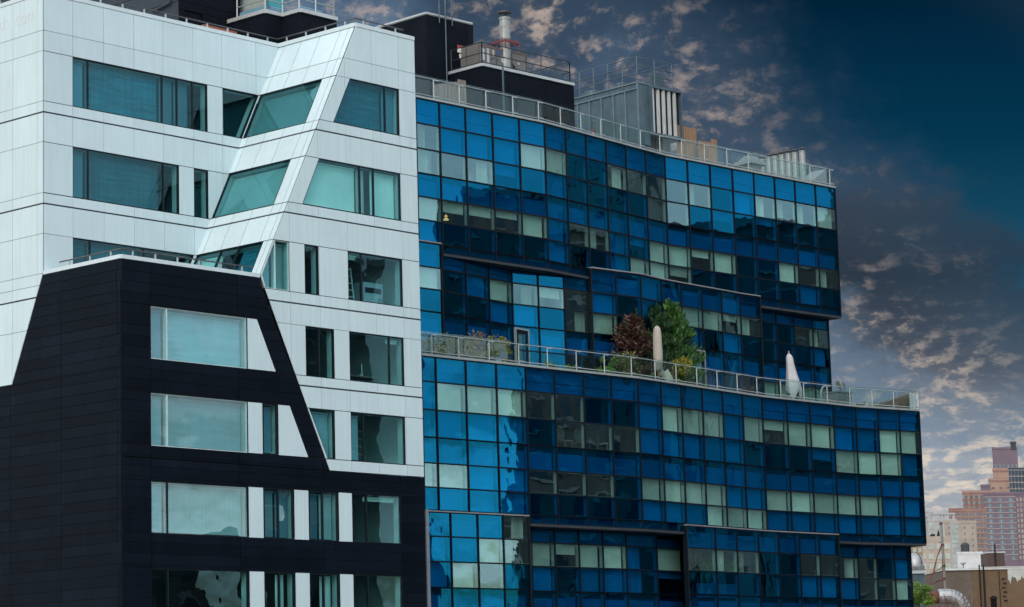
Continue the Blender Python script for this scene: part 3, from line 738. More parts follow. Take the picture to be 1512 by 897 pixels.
def storey(P, zr, rows, parent=GB):
    """one storey: P plan points, zr row heights (top down), rows strings (one letter per pane, '.' = none)"""
    mb = MB(); n = len(P) - 1
    has = lambda r, c: 0 <= r < len(rows) and 0 <= c < n and rows[r][c] != '.'
    for i in range(n + 1):
        o_ = outn(P, i); t_ = np.array([-o_[1], o_[0]])
        for r in range(len(rows)):
            if has(r, i - 1) or has(r, i):
                p = P[i]
                for w, d0, d1, mi in ((MW / 2, .03, -.035, 0), (.05 if 0 < i < n else MW / 2, -.036, -.185, 1 if 0 < i < n else 0)):
                    q = [p - t_ * w + o_ * d0, p + t_ * w + o_ * d0, p + t_ * w + o_ * d1, p - t_ * w + o_ * d1]
                    mb.hull([(*c, zr[r + 1] + Z) for c in q], [(*c, zr[r] + Z) for c in q], mi)
    for c in range(n):
        t_, o_ = segn(P[c], P[c + 1]); a = P[c] + t_ * .03; b_ = P[c + 1] - t_ * .03
        for r in range(len(rows) + 1):
            if has(r, c) or has(r - 1, c):
                z = zr[r] + Z
                for w, d0, d1, mi in ((.026, .026, -.034, 0), (.042, -.037, -.18, 1)):
                    q = [a + o_ * d0, b_ + o_ * d0, b_ + o_ * d1, a + o_ * d1]
                    mb.hull([(*k, z - w) for k in q], [(*k, z + w) for k in q], mi)
    fr = mb.build('storey_frame', ['mullion', 'inner_frame'], parent, world=True)
    for r in range(len(rows)):
        for c in range(n):
            k = rows[r][c]
            if k == '.': continue
            t_, o_ = segn(P[c], P[c + 1]); wd = np.linalg.norm(P[c + 1] - P[c]); zb, zt_ = zr[r + 1] + Z + .02, zr[r] + Z - .02; h = zt_ - zb
            s0_, s1_ = MW / 2 - .006, wd - MW / 2 + .006
            ta, tb = random.gauss(0, .0045), random.gauss(0, .0035)
            def pt(s, z, d, tilt=False):
                if tilt: d = d + ta * (s - wd / 2) + tb * (z - zb - h / 2)
                q = P[c] + t_ * s + o_ * d; return (q[0], q[1], z)
            blue = k in 'sSbBdKe'
            nm = 'spandrel_panel' if k in 'sSe' else ('tinted_pane' if blue else 'window_pane')
            MB().poly([pt(s0_, zb, -.02, 1), pt(s1_, zb, -.02, 1), pt(s1_, zt_, -.02, 1), pt(s0_, zt_, -.02, 1)]).build(nm, 'blue_glass' if blue else 'clear_glass', fr, world=True)
            mr = .07 + random.uniform(0, .10)          # the reveal to the right
            if k in 'sS':
                top = zb + h * (.74 if k == 's' else .40) + random.uniform(-.02, .02)
                b2 = MB(); b2.hull([pt(s0_ + .02, zb, -.17), pt(s1_ - mr, zb, -.17), pt(s1_ - mr, top, -.17), pt(s0_ + .02, top, -.17)], [pt(s0_ + .02, zb, -.145), pt(s1_ - mr, zb, -.145), pt(s1_ - mr, top, -.145), pt(s0_ + .02, top, -.145)])
                if k == 'S': b2.poly([pt(s0_, top + .05, -.19), pt(s1_ - .02, top + .05, -.19), pt(s1_ - .02, zt_, -.19), pt(s0_, zt_, -.19)])
                b2.build('back_panel', 'back_panel', fr, world=True)
            elif k in 'bl':
                MB().hull([pt(s0_ + .015, zb + .01, -.20), pt(s1_ - mr, zb + .01, -.20), pt(s1_ - mr, zt_, -.20), pt(s0_ + .015, zt_, -.20)], [pt(s0_ + .015, zb + .01, -.19), pt(s1_ - mr, zb + .01, -.19), pt(s1_ - mr, zt_, -.19), pt(s0_ + .015, zt_, -.19)]).build('roller_blind', 'blind', fr, world=True)
            elif k in 'Bh':
                z2 = zb + h * random.uniform(.5, .75)
                MB().hull([pt(s0_ + .015, z2, -.20), pt(s1_ - mr, z2, -.20), pt(s1_ - mr, zt_, -.20), pt(s0_ + .015, zt_, -.20)], [pt(s0_ + .015, z2, -.185), pt(s1_ - mr, z2, -.185), pt(s1_ - mr, zt_, -.185), pt(s0_ + .015, zt_, -.185)]).build('roller_blind', 'blind', fr, world=True)
            elif k in 'Kk':
                b2 = MB(); N = 22; a0 = s0_ + .05 + (wd * .45 if random.random() < .35 else 0); a1 = min(s1_ - .05, a0 + wd * random.uniform(.35, .6)); ph = random.random() * 6
                pp = [(a0 + (a1 - a0) * i / N, -.27 + .04 * math.sin(i * 1.7 + ph) + .015 * math.sin(i * .7)) for i in range(N + 1)]
                for (x0, d0), (x1, d1) in zip(pp[:-1], pp[1:]): b2.poly([pt(x0, zb, d0), pt(x1, zb, d1), pt(x1, zt_ - .02, d1), pt(x0, zt_ - .02, d0)])
                b2.build('curtain', 'curtain', fr, world=True, smooth=True)
            elif k == 'e':
                MB().poly([pt(s0_, zb, -.15), pt(s1_, zb, -.15), pt(s1_, zt_, -.15), pt(s0_, zt_, -.15)]).build('back_panel', 'slab', fr, world=True)
    return fr
def offs(P, d): return [p + outn(P, i) * d for i, p in enumerate(P)]
def carcass(P, ztop, zbot, floors, depth=6.0, proud=False):
    """floor slabs, back wall and partitions behind one run of glass"""
    Fp = offs(P, -.30); Bp = offs(P, -depth)
    if proud: Fp[0] = P[0] + np.array([.15, .32]); Bp[0] = P[0] + np.array([.6, depth])
    sl = MB(); k = len(P)
    for z, th in floors:
        ring_ = [tuple(p) for p in Fp] + [tuple(p) for p in Bp[::-1]]
        for i in range(k - 1):
            q = [Fp[i], Fp[i + 1], Bp[i + 1], Bp[i]]
            sl.hull([(*p, z + Z - th) for p in q], [(*p, z + Z) for p in q])
    sl.build('floor_slab', 'slab', GB, world=True)
    wl = MB(); D2 = offs(P, -min(depth - .3, 4.2))
    if proud: D2[0] = P[0] + np.array([.5, 4.2])
    for i in range(k - 1):
        a, b_ = D2[i], D2[i + 1]; wl.poly([(*a, zbot + Z), (*b_, zbot + Z), (*b_, ztop + Z), (*a, ztop + Z)])
    for i in [0] + list(range(3, k - 1, 4)) + [k - 1]:
        a = P[i] + np.array([.15, .45]) if proud and i == 0 else P[i] - outn(P, i) * .45; b_ = D2[i]; wl.poly([(*a, zbot + Z), (*b_, zbot + Z), (*b_, ztop + Z), (*a, ztop + Z)])
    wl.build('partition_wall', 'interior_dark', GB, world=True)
def soffit(P, zt_, depth=3.0, out_=.03, th=.10):
    s_ = MB(); A = offs(P, out_); B_ = offs(P, -depth)
    for i in range(len(P) - 1):
        q = [A[i], A[i + 1], B_[i + 1], B_[i]]; s_.hull([(*p, zt_ - th + Z) for p in q], [(*p, zt_ + Z) for p in q])
    s_.build('soffit', 'soffit_metal', GB, world=True)
def ledge(P, z, name='ledge', w=.2, h=.05, out_=.06):
    s_ = MB(); A = offs(P, out_); B_ = offs(P, -w)
    for i in range(len(P) - 1):
        q = [A[i], A[i + 1], B_[i + 1], B_[i]]; s_.hull([(*p, z + Z) for p in q], [(*p, z + h + Z) for p in q])
    s_.build(name, 'ledge_metal', GB, world=True)
ZU = [26.06, 25.0, 23.92, 22.86, 21.86, 20.88, 19.92]
#        0123456789012345678
storey(PU, ZU[0:4], ['SSSSSSSSSSSSSSSSSSS',
                     'kbbbllddkccckdbkkklb'[:19],
                     'kckBdbddddccdBdBddd'])
storey(PU, ZU[3:7], ['sssssssssssssssssss',
                     'lhhhlbckbBllhlddlck',
                     'bddddbddbllhdddddbd'.replace('ddddddddd', 'ddddddddd')])
storey(PU[1:8], [19.92, 19.56], ['eeeeee']); storey(PU[14:], [19.92, 19.56], ['eeeee'])
carcass(PU, 26.0, 19.7, [(25.55, .3), (22.75, .35), (19.88, .30)])
soffit(PU[1:8], 19.55); soffit(PU[14:], 19.55)
ZM = [19.92, 18.88, 17.95, 17.0, 15.95, 14.9, 13.9]
for P_, top, r1, r2 in ((PM1, 19.90, ['s', 'l', 'd'], ['s', 'd', 'd']),
                        (PM2, 19.46, ['SSSSSS', 'dblkhc', 'ddbbdk'], ['ssssss', 'ddbddd', 'bddddd']),
                        (PM3, 19.92, ['Ssbsssss', 'bdbkllhk', 'ldddbdbd'], ['ssssssss', 'dddddbdd', 'ddbddddd']),
                        (PM4, 19.46, ['ssss', 'ddck', 'dddb'], ['ssss', 'llll', 'bbbb'])):
    storey(P_, [top] + ZM[1:4], r1); storey(P_, ZM[3:7], r2); carcass(P_, 19.4, 13.8, [(19.5, .1), (16.9, .35), (13.9, .1)], proud=P_ is PM3)
ledge(PM1, 19.92); ledge(PM3, 19.95)
ZL = [14.6, 13.6, 12.47, 11.36, 10.33, 9.36, 8.45]
storey(PL, ZL[0:4], ['SSSSSSSSSSSSSSSSSSSSS',
                     'blllccddblllblhllbbll',
                     'bbbbdccclbbbbdddBlllb'.replace('cccl', 'cccb')])
storey(PL, ZL[3:7], ['sssssssssssssssssssss',
                     'llbbcccdllllbblllllbb',
                     'bbbbddddbbblllbbbbbbb'])
storey(PL[4:11], [8.45, 8.1], ['eeeeee']); storey(PL[17:], [8.45, 8.1], ['eeee'])
carcass(PL, 14.5, 8.3, [(13.92, .3), (11.25, .35), (8.42, .26)])
soffit(PL[4:11], 8.09); soffit(PL[17:], 8.09)
ZB = [8.36, 7.40, 6.40, 5.37, 4.36, 3.36, 2.36]
for P_, top, r1, r2 in ((PB1, 8.36, ['sssk', 'bblk', 'blcK'], ['ssss', 'bbld', 'bbbb']),
                        (PB2, 8.0, ['ssssss', 'lhllKl', 'bdbbKB'], ['ssssss', 'bblldd', 'bbbbbb']),
                        (PB3, 8.36, ['sssssss', 'ckkddcc', 'dddddbb'], ['sssssss', 'bblldbb', 'bbbbbbb']),
                        (PB4, 8.0, ['ssss', 'kcdb', 'bccl'], ['ssss', 'bdll', 'bbbb'])):
    storey(P_, [top] + ZB[1:4], r1); storey(P_, ZB[3:7], r2); carcass(P_, 8.3, 2.3, [(8.02, .1), (5.2, .35), (2.3, .3)], proud=P_ is PB3)
    q = MB()
    for a, b_ in zip(P_[:-1], P_[1:]): q.poly([(*a, .1), (*b_, .1), (*b_, 2.34 + Z), (*a, 2.34 + Z)])
    q.build('lower_wall', 'blind_grey' if 0 else 'mullion', GB, world=True)
ledge(PB1, 8.37); ledge(PB3, 8.37)
mb = MB(); p = PB1[0]; o_ = outn(PB1, 0); t_ = np.array([-o_[1], o_[0]])
mb.hull([(*(p - t_ * .16 + o_ * .12), .1), (*(p + o_ * .12), .1), (*(p - o_ * .1), .1), (*(p - t_ * .16 - o_ * .1), .1)], [(*(p - t_ * .16 + o_ * .12), 8.44 + Z), (*(p + o_ * .12), 8.44 + Z), (*(p - o_ * .1), 8.44 + Z), (*(p - t_ * .16 - o_ * .1), 8.44 + Z)])
mb.build('corner_trim', 'ledge_metal', GB, world=True)
# end walls and the mass behind
mb = MB()
for P_, z0_, z1_ in ((PU, 19.6, 25.95), (PL, 8.15, 14.5), (PM4, 13.9, 19.5), (PB4, -Z + .1, 8.05)):
    a = P_[-1] - outn(P_, len(P_) - 1) * .05; b_ = a - outn(P_, len(P_) - 1) * 9
    t_ = np.array([-outn(P_, 1)[1], outn(P_, 1)[0]]) * .05
    mb.hull([(*a, z0_ + Z), (*(a + t_), z0_ + Z), (*(b_ + t_), z0_ + Z), (*b_, z0_ + Z)], [(*a, z1_ + Z), (*(a + t_), z1_ + Z), (*(b_ + t_), z1_ + Z), (*b_, z1_ + Z)])
mb.build('end_wall', 'mullion', GB, world=True)
mb = MB(); B7 = offs(PU, -5.0); B9 = offs(PU, -17)
mb.hull([(*B7[0], .1), (*B7[6], .1), (*B7[-1], .1), (*B9[-1], .1), (*B9[0], .1)], [(*B7[0], 25.3 + Z), (*B7[6], 25.3 + Z), (*B7[-1], 25.3 + Z), (*B9[-1], 25.3 + Z), (*B9[0], 25.3 + Z)])
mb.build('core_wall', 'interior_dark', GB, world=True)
# roof slab with parapet edge, terrace slab
def cap(P, z, depth, th, name, mat):
    q = MB(); A = offs(P, .0); B_ = offs(P, -depth)
    for i in range(len(P) - 1):
        r_ = [A[i], A[i + 1], B_[i + 1], B_[i]]; q.hull([(*p, z - th + Z) for p in r_], [(*p, z + Z) for p in r_])
    q.build(name, mat, GB, world=True)
cap(offs(PU, -.3), 25.6, 14, .15, 'roof_deck', 'roofing'); cap(offs(PL, -.3), 13.97, 5.2, .1, 'terrace_deck', 'paving')
def parapet(P, z, zlow):
    q = MB(); A = offs(P, .06); B_ = offs(P, -.26)
    for i in range(len(P) - 1):
        r_ = [A[i], A[i + 1], B_[i + 1], B_[i]]; q.hull([(*p, z + Z) for p in r_], [(*p, z + .09 + Z) for p in r_])
        q.poly([(*B_[i], zlow + Z), (*B_[i + 1], zlow + Z), (*B_[i + 1], z + Z), (*B_[i], z + Z)])
    q.build('parapet_cap', 'rail_metal', GB, world=True)
parapet(PU, 26.08, 25.6); parapet(PL, 14.62, 13.97)
def side_return(P, i, z0_, z1_, depth=1.6):
    """the dark flank where one run of glass stands proud of the next"""
    o_ = outn(P, i); a = P[i] + o_ * .02; b_ = a + np.array([.06, 1.0]) * depth; t_ = np.array([.03, .0])
    MB().hull([(*(a - t_), z0_ + Z), (*(a + t_), z0_ + Z), (*(b_ + t_), z0_ + Z), (*(b_ - t_), z0_ + Z)], [(*(a - t_), z1_ + Z), (*(a + t_), z1_ + Z), (*(b_ + t_), z1_ + Z), (*(b_ - t_), z1_ + Z)]).build('side_return', 'mullion', GB, world=True)
side_return(PM3, 0, 13.9, 19.94); side_return(PM3, -1 + len(PM3), 13.9, 19.94); side_return(PM1, len(PM1) - 1, 13.9, 19.9, 1.0)
side_return(PB3, 0, -Z + .1, 8.3, 1.4); side_return(PB3, len(PB3) - 1, -Z + .1, 8.36, 2.0); side_return(PB1, len(PB1) - 1, -Z + .1, 8.36, 2.0)
def balustrade(P, z, h=.95):
    low_ = MB(); mb = MB(); A = offs(P, -.04)
    for a, b_ in zip(A[:-1], A[1:]):
        mb.tube([(*a, z + h - .10 + Z), (*b_, z + h - .10 + Z)], .019, 6); low_.tube([(*a, z + .10 + Z), (*b_, z + .10 + Z)], .020, 6)
    r = mb.build('balustrade', 'rail_metal', GB, world=True); low_.build('bottom_rail', 'rail_metal', r, world=True)
    Gp = offs(P, -.13)
    for i in range(len(P) - 1):
        t_, o_ = segn(Gp[i], Gp[i + 1]); a = Gp[i] + t_ * .02; b_ = Gp[i + 1] - t_ * .02
        q = [a, b_, b_ + o_ * .015, a + o_ * .015]
        MB().hull([(*p, z + .03 + Z) for p in q], [(*p, z + h + random.uniform(0, .02) + Z) for p in q]).build('glass_panel', 'rail_glass', r, world=True)
        c = A[i] + (A[i + 1] - A[i]) * .80; px = MB(); px.tube([(*c, z - .02 + Z), (*c, z + h - .08 + Z)], .025, 6)
        for hh in (.12, h - .12): px.bar((*(c + t_ * .28), z + hh + Z), (*(c - t_ * .02), z + hh + Z), .05, .05)
        px.build('post', 'rail_metal', r, world=True)
balustrade(PU, 26.17); balustrade(PL, 14.71, .93)

# doors to the terrace
def pl_frame(P, i0, x0, x1, z0_, z1_, name, lit):
    pass
def on_run(P, x, y, d=0.0):
    """where the ray through (x,y) meets a run of facade"""
    best = None
    for a, b_ in zip(P[:-1], P[1:]):
        t_, o_ = segn(a, b_); q = on_plane(x, y, np.array([*(a + o_ * d), 0]), np.array([*o_, 0])); s = (q[:2] - a) @ t_
        e = max(0, -s, s - np.linalg.norm(b_ - a))
        if best is None or e < best[0]: best = (e, q, t_, o_)
    return best[1:]
for (P_, xa, xb, yt) in ((PM2, 758.5, 783.5, 484), (PM3, 1022, 1039, 516)):
    q, t_, o_ = on_run(P_, xa, yt, .08); q2, _, _ = on_run(P_, xb, yt, .08); zt_ = q[2]; wd = np.linalg.norm(q2[:2] - q[:2])
    def dp(s, z, d): k = q[:2] + t_ * s + o_ * d; return (k[0], k[1], z)
    mb = MB(); rg = [(0, 13.98 + Z), (wd, 13.98 + Z), (wd, zt_), (0, zt_)]
    ring(mb, dp, rg, offset_poly(rg, .07), 0, .10, 0); r2 = offset_poly(rg, .09); ring(mb, dp, r2, offset_poly(r2, .13), -.02, .07, 1)
    d_ = mb.build('terrace_door', ['rail_metal', 'mullion'], GB, world=True)
    r3 = offset_poly(r2, .13); MB().poly([dp(s, z, .03) for s, z in r3]).build('glass_pane', 'clear_glass', d_, world=True)
    MB().poly([dp(s, z, .0) for s, z in r3]).build('roller_blind', 'blind_sky', d_, world=True)
    MB().bar(dp(wd - .25, 14.95 + Z, .1), dp(wd - .25, 15.15 + Z, .1), .04).build('handle', 'silver', d_, world=True)

# ---- roof blocks of the glass building
def solve(P, d, xt):
    """length along d from P whose picture column is xt"""
    lo, hi = 0.0, 60.0; x0 = img(P)[0]; sg = 1 if img(P + d)[0] > x0 else -1
    for _ in range(50):
        mid_ = (lo + hi) / 2
        if (img(P + d * mid_)[0] - xt) * sg < 0: lo = mid_
        else: hi = mid_
    return lo
ROOFU = 25.6 + Z
FU = np.array([math.sin(R(44.3)), math.cos(R(44.3)), 0]); LU = np.array([-FU[1], FU[0], 0])
def corner_block(xc, yc, Yd, xL, xR, f=FU, l=LU):
    c = at_y(xc, yc, Yd); return c, solve(c, l, xL), solve(c, f, xR)
# far bulkhead with the ladder
c, lL, lR = corner_block(629, 20, 117.5, 575, 697)
mb = MB(); pl = [c, c + FU * lR, c + FU * lR + LU * (lL + 2), c + LU * (lL + 2)]
zt = c[2]; mb.hull([(*p[:2], ROOFU) for p in pl], [(*p[:2], zt - .05) for p in pl])
b1 = mb.build('lift_bulkhead', 'black_cladding', GB, world=True)
mb = MB(); mb.hull([(*(p[:2]), zt - .05) for p in pl], [(*(p[:2]), zt) for p in pl])
for a, b_ in ((pl[3], pl[0]), (pl[0], pl[1])): mb.bar((*a[:2], zt + .02), (*b_[:2], zt + .02), .10, .08)
mb.build('coping', 'silver', b1, world=True)
pz_ = c + FU * (lR * .93) - LU * .02; mb = MB(); mb.bar((*pz_[:2], ROOFU), (*pz_[:2], zt - .1), .35, .08); mb.build('corner_fin', 'black_cladding', b1, world=True)
mb = MB(); nf = -LU * .14
for k, xx in enumerate((645.5, 654.5, 664.5)):
    a = c + FU * solve(c, FU, xx) + nf; mb.tube([(*a[:2], ROOFU if k == 1 else zt - .35), (*a[:2], zt + 2.0)], .026 if k != 1 else .03, 6)
a0 = c + FU * solve(c, FU, 645.5) + nf; a1 = c + FU * solve(c, FU, 654.5) + nf; a2 = c + FU * solve(c, FU, 664.5) + nf
for k in range(7): z = zt + .15 + k * .33; mb.tube([(*a0[:2], z), (*a1[:2], z)], .018, 5); mb.tube([(*a1[:2], z - .1), (*a2[:2], z - .1)], .018, 5)
mb.build('ladder', 'steel_rail', b1, world=True)
nl = -LU * .03
def plate(mb, c, f, n, x0, x1, zc, h, mi=0, d=.02):
    a = c + f * solve(c, f, x0) + n; b_ = c + f * solve(c, f, x1) + n; e = n / np.linalg.norm(n) * d
    mb.hull([(*a[:2], zc - h / 2), (*b_[:2], zc - h / 2), (*(b_ + e)[:2], zc - h / 2), (*(a + e)[:2], zc - h / 2)], [(*a[:2], zc + h / 2), (*b_[:2], zc + h / 2), (*(b_ + e)[:2], zc + h / 2), (*(a + e)[:2], zc + h / 2)], mi)
zs_ = on_plane(677, 72, c, LU)[2]
mb = MB(); plate(mb, c, FU, nl, 673.5, 682, zs_ + .08, .15, 0); plate(mb, c, FU, nl, 673.5, 682, zs_ - .10, .2, 1); plate(mb, c, FU, nl, 676, 680, zs_ - .36, .2, 1)
mb.build('warning_sign', ['sign_red', 'sign_white'], b1, world=True, label='small red and white warning sign on black bulkhead')
# near bulkhead
c, lL, lR = corner_block(712, 94, 117.0, 655, 847)
cD, lLD, lRD = c, lL, lR
mb = MB(); pl = [c, c + FU * lR, c + FU * lR + LU * (lL + .4), c + LU * (lL + .4)]; zt = c[2]
mb.hull([(*p[:2], ROOFU) for p in pl], [(*p[:2], zt - .12) for p in pl])
b2 = mb.build('plant_room', 'black_cladding', GB, world=True)
mb = MB(); mb.hull([(*p[:2], zt - .12) for p in pl], [(*p[:2], zt - .03) for p in pl])
for a, b_ in ((pl[3], pl[0]), (pl[0], pl[1]), (pl[1], pl[2])): mb.bar((*a[:2], zt - .05), (*b_[:2], zt - .05), .14, .13)
mb.build('coping', 'silver', b2, world=True)
mb = MB(); ins = FU * .12 + LU * .12
e0 = c + ins; e1 = c + FU * (lR - .12) + LU * .12; e2 = c + LU * (lL + 1.6) + FU * .12; e3 = e1 + LU * 3.0
for h in (.12, .55, 1.05):
    for a, b_ in ((e2, e0), (e0, e1), (e1, e3)): mb.tube([(*a[:2], zt + h), (*b_[:2], zt + h)], .024, 6)
for a, b_, k in ((e0, e2, 4), (e0, e1, 6), (e1, e3, 2)):
    for i in range(k + 1): p = a + (b_ - a) * i / k; mb.tube([(*p[:2], zt - .05), (*p[:2], zt + 1.05)], .026, 6)
mb.build('railing', 'pipe_rail', b2, world=True)
zr = zt
def roof_thing(name, label, cat, P, z, rz=math.atan2(FU[1], FU[0]), group=None):
    return thing(name, label, cat, (float(P[0]), float(P[1]), float(z)), rz, group)
# condensing unit
p = c + FU * .75 + LU * 1.0
ac = roof_thing('condensing_unit', 'long beige rooftop air conditioning unit behind pipe railing on black plant room', 'air conditioner', p, zr - .03)
wA = solve(c + LU * 1.0, FU, 779) - .75
MB().box((0, 0, .12), (wA, 1.6, 1.28)).build('housing', 'unit_beige', ac)
mb = MB()
for x in (.06, wA * .36, wA * .68, wA - .06): mb.box((x - .04, -.012, .12), (x + .04, .0, 1.28))
mb.box((0, -.014, 1.2), (wA, .0, 1.29)); mb.box((0, -.014, .12), (wA, 0, .2)); mb.build('panel_frame', 'planter_brown', ac)
for x, z0_, w_, h in ((.28, .55, .12, .55), (.58, .4, .13, .75), (.95, .85, .1, .3), (wA * .47, .62, .3, .22), (wA * .8, .7, .12, .1)): MB().box((x, -.02, z0_), (x + w_, 0, z0_ + h)).build('access_plate', 'silver', ac)
mb = MB()
for k in range(4): mb.box((wA * .40 + k * .22, -.022, .2), (wA * .40 + k * .22 + .14, 0, .44))
mb.hull([(wA * .70, -.02, .15), (wA * .86, -.02, .15), (wA * .70, -.02, .72)], [(wA * .70, -.001, .15), (wA * .86, -.001, .15), (wA * .70, -.001, .72)]); mb.build('grille', 'dark_void', ac)
def text_mesh(s, size, mat, parent, M, name='lettering', wid=None):
    cu = bpy.data.curves.new(name, 'FONT'); cu.body = s; cu.size = size; cu.extrude = .004
    to = bpy.data.objects.new('tmp_text', cu); COL.objects.link(to)
    dg = bpy.context.evaluated_depsgraph_get(); me = bpy.data.meshes.new_from_object(to.evaluated_get(dg)); bpy.data.objects.remove(to)
    me.materials.append(MAT[mat]); o = bpy.data.objects.new(name, me); COL.objects.link(o); o.parent = parent; o.matrix_local = M; RM[o.name] = RM[parent.name]
    return o
text_mesh('YORK', .26, 'planter_brown', ac, Matrix(((1, 0, 0, wA * .455), (0, 0, -1, -.018), (0, 1, 0, .98), (0, 0, 0, 1))))
mb = MB(); mb.hull([(wA * .40, -.022, .97), (wA * .44, -.022, .97), (wA * .45, -.022, 1.2), (wA * .41, -.022, 1.2)], [(wA * .40, -.002, .97), (wA * .44, -.002, .97), (wA * .45, -.002, 1.2), (wA * .41, -.002, 1.2)]); mb.build('maker_mark', 'logo_blue', ac)
p = c + FU * .3 + LU * 2.6
du = roof_thing('roof_duct', 'low beige duct box running back along the black plant room roof', 'duct', p, zr - .03)
mb = MB(); mb.box((-.05, 0, .1), (1.3, 3.4, .78)); mb.build('duct_body', 'unit_beige', du); MB().box((.4, -.05, .6), (.7, 0, .66)).build('handle', 'sign_white', du)
# the capped flue with its red frame
pF = at_y(746, 60, 119.6); zc_ = pF[2]
fz0 = zr - .03; fs = 119.6 / FPX
fl_ = roof_thing('chimney_flue', 'tall silver chimney flue with rain cap in red steel frame on plant room', 'chimney', pF, fz0)
zpx = lambda y: at_y(746, y, 119.6)[2] - fz0
MB().lathe((0, 0, 0), [(.235, .0), (.235, zpx(58)), (.265, zpx(58)), (.265, zpx(55)), (.245, zpx(55)), (.245, zpx(42)), (.255, zpx(41.8)), (.255, zpx(41)), (.245, zpx(40.8)), (.245, zpx(30)), (.27, zpx(30)), (.27, zpx(26.5)), (.235, zpx(26.5))], 18).build('flue_pipe', 'flue_steel', fl_, smooth=False)
MB().lathe((0, 0, 0), [(.10, zpx(21)), (.33, zpx(20)), (.335, zpx(18.6)), (.20, zpx(17.4)), (.05, zpx(16.6))], 18).build('rain_cap', 'dark_rail', fl_)
mb = MB()
for k in range(4): t_ = k * math.pi / 2 + .4; mb.tube([(.2 * math.cos(t_), .2 * math.sin(t_), zpx(25)), (.2 * math.cos(t_), .2 * math.sin(t_), zpx(19))], .014, 5)
mb.build('cap_leg', 'dark_rail', fl_)
mb = MB(); h = zpx(64.5)
for x0, y0, x1, y1 in ((-.45, -.45, .45, -.45), (.45, -.45, .45, .45), (.45, .45, -.45, .45), (-.45, .45, -.45, -.45)): mb.bar((x0, y0, h), (x1, y1, h), .07, .12)
for x, y in ((-.45, -.45), (.45, -.45), (.45, .45), (-.45, .45)): mb.bar((x, y, h), (x, y, 1.27), .06)
mb.bar((0, -.45, h), (0, -.3, h), .1)
mb.build('support_frame', 'red_paint', fl_)
# gooseneck conduit in front of the plant room
pC = at_y(743, 145, 116.2); cd = roof_thing('gooseneck_conduit', 'thin grey gooseneck conduit rising in front of the black plant room', 'pipe', pC, ROOFU)
zq = lambda y: at_y(743, y, 116.2)[2] - ROOFU
mb = MB(); 
for dx in (0, .055): mb.tube([(dx, 0, 0), (dx, 0, zq(100)), (dx - .02, 0, zq(95)), (dx - .12, .1, zq(88)), (dx - .28, .35, zq(84.5)), (dx - .34, .4, zq(88))], .026, 6)
mb.build('conduit', 'galvanised', cd)
# timber screens
def board_screen(name, label, xs, yt, Yd, zb, mat, n, rz=None, drop=None):
    a = at_y(xs[0], yt, Yd); ln = solve(a, FU, xs[1]); t = roof_thing(name, label, 'screen', a, zb)
    h = a[2] - zb
    mb = MB(); w_ = ln / n
    for k in range(n):
        hh = h - (drop[k] if drop else 0); mb.box((k * w_ + .005, random.uniform(-.006, .006), .05), ((k + 1) * w_ - .005, .035, hh))
    mb.build('boards', mat, t); mb = MB(); mb.box((0, .04, h * .25), (ln, .09, h * .25 + .08)); mb.box((0, .04, h * .75), (ln, .09, h * .75 + .08)); mb.build('rail', mat, t)
    return t
board_screen('timber_screen', 'weathered grey board screen with stepped top before the black plant room', (640, 688), 109.5, 115.4, ROOFU, 'grey_wood', 12, drop=[.5, .45, .4, .35, .3, .26, .22, .18, .14, .0, .0, .0])
board_screen('timber_screen', 'taller brown cedar screen beside the cooling tower', (998.5, 1028), 184.5, 126.0, ROOFU, 'cedar', 11)
board_screen('timber_screen', 'lower brown cedar screen with one tall post behind the glass rail', (1031, 1058.5), 201, 126.6, ROOFU, 'cedar', 10, drop=[.22] * 3 + [.2] * 4 + [0, 0, 0])
# cooling tower
FT = np.array([math.sin(R(46)), math.cos(R(46)), 0]); LT = np.array([-FT[1], FT[0], 0])
c = at_y(941, 121.5, 124.2); lL = solve(c, LT, 836); lB = solve(c, FT, 958); lR = solve(c, FT, 1001)
tz = at_y(941, 196, 124.2)[2]; H = c[2] - tz
ct = thing('cooling_tower', 'big grey cooling tower with pale vertical louvres and pipe railing on roof', 'cooling tower', (float(c[0]), float(c[1]), ROOFU), math.atan2(FT[1], FT[0]))
zb, zt = tz - ROOFU, c[2] - ROOFU
MB().box((.01, .01, zb - .55), (lB, lL, zt)).build('housing', 'galvanised', ct)
mb = MB(); npan = 6
for k in range(npan + 1): y = lL * k / npan; mb.box((-.05, max(0, y - .035), zb - .5), (.01, y + .035, zt - .3))
mb.box((-.06, 0, zt - .34), (.01, lL, zt - .28)); mb.box((-.055, -.03, zt - .04), (.01, lL, zt + .02)); mb.box((-.05, -.03, zb - .6), (.03, .03, zt + .02)); mb.box((0, -.03, zt - .04), (lB, .01, zt + .03))
mb.build('panel_frame', 'galvanised_trim', ct)
mb = MB(); mb.hull([(lB, .0, zb + .05), (lR, 0, zb + .1), (lR, .9, zb + .1), (lB, .9, zb + .05)], [(lB, 0, zt - .15), (lR, 0, zt - .05), (lR, .9, zt - .05), (lB, .9, zt - .15)])
mb.build('louvre_core', 'dark_void', ct)
mb = MB(); n = 5
for k in range(n):
    x = lB + .06 + (lR - lB - .12) * k / n; mb.hull([(x, -.16, zb + .12), (x + .17, -.10, zb + .12), (x + .17, -.02, zb + .12), (x, -.02, zb + .12)], [(x, -.16, zt - .18), (x + .17, -.10, zt - .18), (x + .17, -.02, zt - .18), (x, -.02, zt - .18)])
mb.build('louvre', 'louvre', ct)
